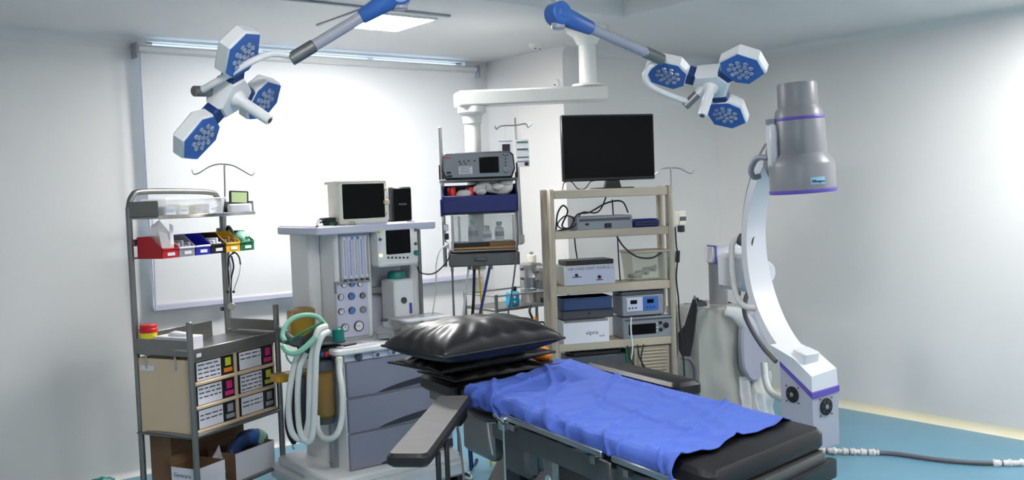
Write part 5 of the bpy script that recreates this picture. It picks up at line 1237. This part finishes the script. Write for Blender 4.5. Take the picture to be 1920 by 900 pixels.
for x in (-.012, MW-.0):
    for (a, b_) in ((.08 if x < 0 else .28, .43), (.46, 1.20)): MB().box(x+OX, x+.012+OX, a+OY, b_+OY, .705, .782, .004).build('side_beam', 'dark_steel', tbl)
for x in (0.0, MW-.025):
    MB().prism([(.80+OY, .72), (.86+OY, .72), (.87+OY, .63), (.84+OY, .60), (.80+OY, .62)], x+OX, x+.025+OX, 'x', .006).build('hinge_plate', 'dull_steel', tbl)
    MB().cyl((x-.004+OX, .835+OY, .635), (x+.029+OX, .835+OY, .635), .018, n=16, c=.003).build('hinge_pin', 'chrome', tbl)
MB().box(.03+OX, MW-.03+OX, .95+OY, 1.45+OY, .62, .755, .02).build('top_carriage', 'dark_steel', tbl)
MB().box(-.01+OX, .06+OX, 1.22+OY, 1.46+OY, .60, .77, .02).build('drive_box', 'dull_steel', tbl)
MB().box(-.01+OX, .05+OX, .96+OY, 1.12+OY, .60, .74, .015).build('drive_box', 'dark_steel', tbl)
# pedestal: sloped shroud, lower box, base plate
ped = MB()
V = []
for (z, x0, x1, y0, y1) in ((.60, .13, .45, 1.02, 1.38), (.42, .06, .52, .92, 1.44), (.40, .04, .54, .90, 1.46), (.10, .04, .54, .88, 1.46)):
    V += [(x0+OX, y0+OY, z), (x1+OX, y0+OY, z), (x1+OX, y1+OY, z), (x0+OX, y1+OY, z)]
F = [(0, 1, 2, 3), (12, 13, 14, 15)]
for r_ in range(3):
    for k in range(4): F.append((r_*4+k, r_*4+(k+1) % 4, r_*4+4+(k+1) % 4, r_*4+4+k))
ped.add(V, F).build('pedestal', 'dull_steel', tbl, 25)
MB().prism([(1.15+OY, .56), (1.25+OY, .56), (1.28+OY, .46), (1.24+OY, .43), (1.14+OY, .43)], .07+OX, .12+OX, 'x').build('pedestal_opening', 'black_plastic', tbl)
MB().box(.18+OX, .40+OX, .45+OY, .95+OY, .30, .42, .02).build('gearbox', 'dark_steel', tbl)
MB().slab(.0+OX, .58+OX, .35+OY, 1.5+OY, .03, .10, .05, .012).build('base_plate', 'dark_steel', tbl)
for x in (.06, .52):
    for y in (.42, 1.43): MB().cyl((x-.02+OX, y+OY, .035), (x+.02+OX, y+OY, .035), .035, n=16, c=.005).build('caster', 'black_rubber', tbl)
# crank clamp with a thin rod on the near side
xr, zr = -.045+OX, .76
y0 = tb_.pl(937, 795, 0, -.06).y
MB().cyl((xr, y0+OY, .80), (xr, y0+OY, .14), .005, n=8).build('hanging_rod', 'steel', tbl)
MB().box(xr-.012, xr+.03, y0-.02+OY, y0+.02+OY, .765, .815, .004).build('rail_clamp', 'chrome', tbl)
MB().cyl((xr-.02, y0-.04+OY, .80), (xr-.02, y0+.03+OY, .82), .006, n=8).build('clamp_bar', 'chrome', tbl)
MB().tube([(xr-.01, y0+.03+OY, .79), (xr-.02, y0+.07+OY, .785), (xr-.02, y0+.08+OY, .77), (xr-.02, y0+.05+OY, .67)], .005, 8, 2).build('clamp_handle', 'steel', tbl)
# ---- arm boards
def w_(p): return Vector((p[0], p[1], 0))
a_in = Vector((-.10, 1.325)); a_out = Vector((-.568, .69)); dv = (a_out-a_in).normalized(); nv = Vector((-dv.y, dv.x))
ab_ = thing('arm_board', 'grey-topped black arm board swung out on the near side of the table', 'arm board', tb_.w(a_in.x, a_in.y, .81), tb_.rz+math.atan2(dv.y, dv.x))
Ln = (a_out-a_in).length
MB().prism(rrect(-.01, Ln, -.066, .066, .022, 5), 0, .04, 'z', .010).build('pad', 'black_leather', ab_)
MB().prism(rrect(-.0, Ln-.010, -.056, .056, .018, 5), .038, .0412, 'z').build('pad_top', mat('worn_leather', rgb(92, 90, 90), .6, var=.25, scale=20, bump=.1, bscale=150), ab_)  # top layer in a lighter, mottled grey than the pad sides
MB().box(-.05, Ln*.8, -.045, .045, -.018, 0, .004).build('board_plate', 'dark_steel', ab_)
MB().box(-.10, .03, -.03, .03, -.07, -.018, .006).build('rail_clamp', 'black_plastic', ab_)
MB().cyl((-.0, -.03, -.05), (-.0, -.075, -.05), .018, n=14, c=.003).build('clamp_knob', 'black_plastic', ab_)
for x, h in ((Ln*.80, .12), (Ln*.62, .22)): MB().box(x-.022, x+.022, .055, .064, -h, .0, .002).build('strap', 'black_rubber', ab_)
MB().tube([(Ln*.3, .05, -.02), (Ln*.28, .06, -.15), (Ln*.33, .07, -.3), (Ln*.36, .05, -.42)], .004, 6).build('strap_cord', 'cable_grey', ab_)
rb_ = thing('arm_board', 'plain black arm board lying along the far side of the table', 'arm board', tb_.w(MW+.075, .95, .79), tb_.rz)
MB().prism(rrect(0, .14, 0, .62, .03, 5), 0, .062, 'z', .014).build('pad', 'black_leather', rb_)
MB().box(.03, .11, .04, .58, -.018, 0, .004).build('board_plate', 'dark_steel', rb_)
MB().box(-.06, .05, .5, .57, -.08, -.018, .006).build('rail_clamp', 'black_plastic', rb_)
ob = thing('orange_packet', 'crumpled orange packet on the table head, right of the pillows', 'packet', tb_.w(.545, 1.745, .851), tb_.rz)
MB().ball((0, 0, .03), .05, (1.0, .9, .65), 16, 10, lambda v: 1+.35*noise.noise(v*32)).build('packet_body', 'orange', ob, 180)
MB().prism([(-.05, .04), (-.075, .055), (-.07, .025)], -.01, .01, 'y').build('packet_corner', 'yellow', ob)
# ---- pillows
def pillow(name, label, cx, cy, z, sx_, sy_, h, rz, seed, pinch=.10, flat=.35):
    o = thing(name, label, 'pillow', tb_.w(cx, cy, z), tb_.rz+R(rz))
    n_ = 44; V = []; F = []; idx = {}
    def pt(u, v, side):
        bu = 1-pinch*(1-u*u)*abs(v)**3*0 ; e = (1-abs(u)**2.6)*(1-abs(v)**2.6)
        hh = max(0, e)**.42
        inx = 1-pinch*(1-v*v); iny = 1-pinch*(1-u*u)
        x = u*sx_/2*(inx if abs(u) > .01 else 1); y = v*sy_/2*(iny if abs(v) > .01 else 1)
        rad = math.atan2(v, u); cr = min(1, max(abs(u), abs(v)))
        wr = .018*(cr**3)*(1-cr**9)*math.sin(rad*17+seed)+.012*noise.noise(Vector((u*3+seed, v*3, side)))*(1-cr**4)
        if side > 0: zz = h*flat+(hh*(1-flat)*h)+wr*hh
        else: zz = h*flat*(1-hh)
        return (x, y, zz)
    for s in (1, -1):
        for i in range(n_+1):
            for j in range(n_+1):
                idx[s, i, j] = len(V); V.append(pt(-1+2*i/n_, -1+2*j/n_, s))
        for i in range(n_):
            for j in range(n_): F.append((idx[s, i, j], idx[s, i+1, j], idx[s, i+1, j+1], idx[s, i, j+1]))
    MB().add(V, F).build('cushion_body', 'black_leather', o, 180)
    k = 40; sm = []
    for i in range(k+1): sm.append(pt(-1+2*i/k, -1, 1))
    for i in range(1, k+1): sm.append(pt(1, -1+2*i/k, 1))
    for i in range(1, k+1): sm.append(pt(1-2*i/k, 1, 1))
    for i in range(1, k+1): sm.append(pt(-1, 1-2*i/k, 1))
    MB().tube(sm, .005, 6, 1).build('seam_piping', 'black_rubber', o)
    return o
pillow('black_pillow', 'thin black pillow lying flat at the bottom of the stack on the table head', .20, 1.655, .848, .46, .30, .05, 6, 1, .02, .4)
pillow('black_pillow', 'middle black pillow of the stack, its left corner sticking out', .15, 1.65, .894, .60, .36, .065, 10, 2.2, .04, .45)
pillow('black_pillow', 'plump black leather pillow on top of the stack on the table head', .11, 1.56, .945, .60, .44, .16, 9, 4.0, .05, .36)
# ---- blue sheet
def crease(p, k, w=1.5): return max(0, 1-abs(noise.noise(p))*k)**w
def sheet(u, v):
    # u along the table (0 foot .. 1 head), v across (0 near edge hanging .. 1 far edge)
    ys = .12+.19*v; ye = 1.37+.20*v
    ys += .008*math.sin(v*15)+.004*math.sin(v*37)+.01*noise.noise(Vector((v*9, 3, 0)))
    ye += .018*math.sin(v*9)+.008*math.sin(v*31)
    y = ys+(ye-ys)*u
    s = v*(MW+.11)-.062+.010*math.sin(u*11)+.006*math.sin(u*29)+.004*math.sin(u*61)     # distance across, from the near top edge
    g = Vector((y*4.2, s*4.2, 0))
    wr = .009*noise.noise(g*.6)+.002*noise.noise(g*2.3+Vector((3, 1, 0)))
    wr += .012*crease(Vector((y*1.1+.5*s, s*4.2-y*1.3, 5)), 13, 1.2)
    wr += .011*crease(Vector((y*4.2-2.4*s, s*1.2+y*.9, 9)), 12, 1.2)
    wr += .008*crease(Vector((y*4+3.5*s, s*4-y*2.2, 14)), 9, 1.2)
    wr += .009*crease(Vector((y*9, s*2.4+y*1.4, 21)), 7, 1.2)*(.25+.75*max(0, 1-v*2.2))
    ZS_ = ZT+.006
    if s < .0:                                        # hangs over the near edge
        t = min(1, -s/.025); x = -.012*t-wr*.9*t-.006*t*math.sin(y*40+3*math.sin(y*9)); z = ZS_-.010*t*t+min(0, s+.015)*1.0+wr*(1-t)
    elif s > MW:
        t = s-MW; x = MW+.006+min(t, .012); z = ZS_-t*.95
    else:
        x = s; e = min(1, (MW-s)/.04); z = ZS_+(wr+.004)*max(0, e)
    z += .02*math.exp(-((u-.93)/.10)**2)*math.exp(-((v-.75)/.35)**2)          # lifted hump near the head, far side
    return tl(x, y, max(z, .70))
shv = []; NU, NV = 250, 140
V = [sheet(i/NU, j/NV) for i in range(NU+1) for j in range(NV+1)]
F = [(i*(NV+1)+j, (i+1)*(NV+1)+j, (i+1)*(NV+1)+j+1, i*(NV+1)+j+1) for i in range(NU) for j in range(NV)]
so = MB().add(V, F).build('blue_sheet', 'blue_cloth', None, 180)
so.location = tb_.w(.285, .9, 0); so.rotation_euler.z = tb_.rz
so.modifiers.new('thickness', 'SOLIDIFY').thickness = .003
tag(so, 'crumpled blue surgical sheet spread over the operating table', 'sheet')
# small wheel-like coil on the floor by the table base
p = Zp(868, 896, .03)
o = thing('cable_coil', 'small white and grey cable coil on the floor by the table base', 'cable', (p.x, p.y, 0))
for k in range(3): MB().tube([(.06*math.cos(a)*(1-.1*k), .05*math.sin(a), .012+.014*k+.01*math.sin(2*a)) for a in [i*.55 for i in range(12)]], .006, 8, 3).build('loop', 'hose_white' if k != 1 else 'cable_grey', o)
MB().tube([(.02, .02, .03), (.03, .06, .25), (.01, .10, .5), (.05, .14, .68)], .004, 6).build('hanging_lead', 'cable_grey', o)
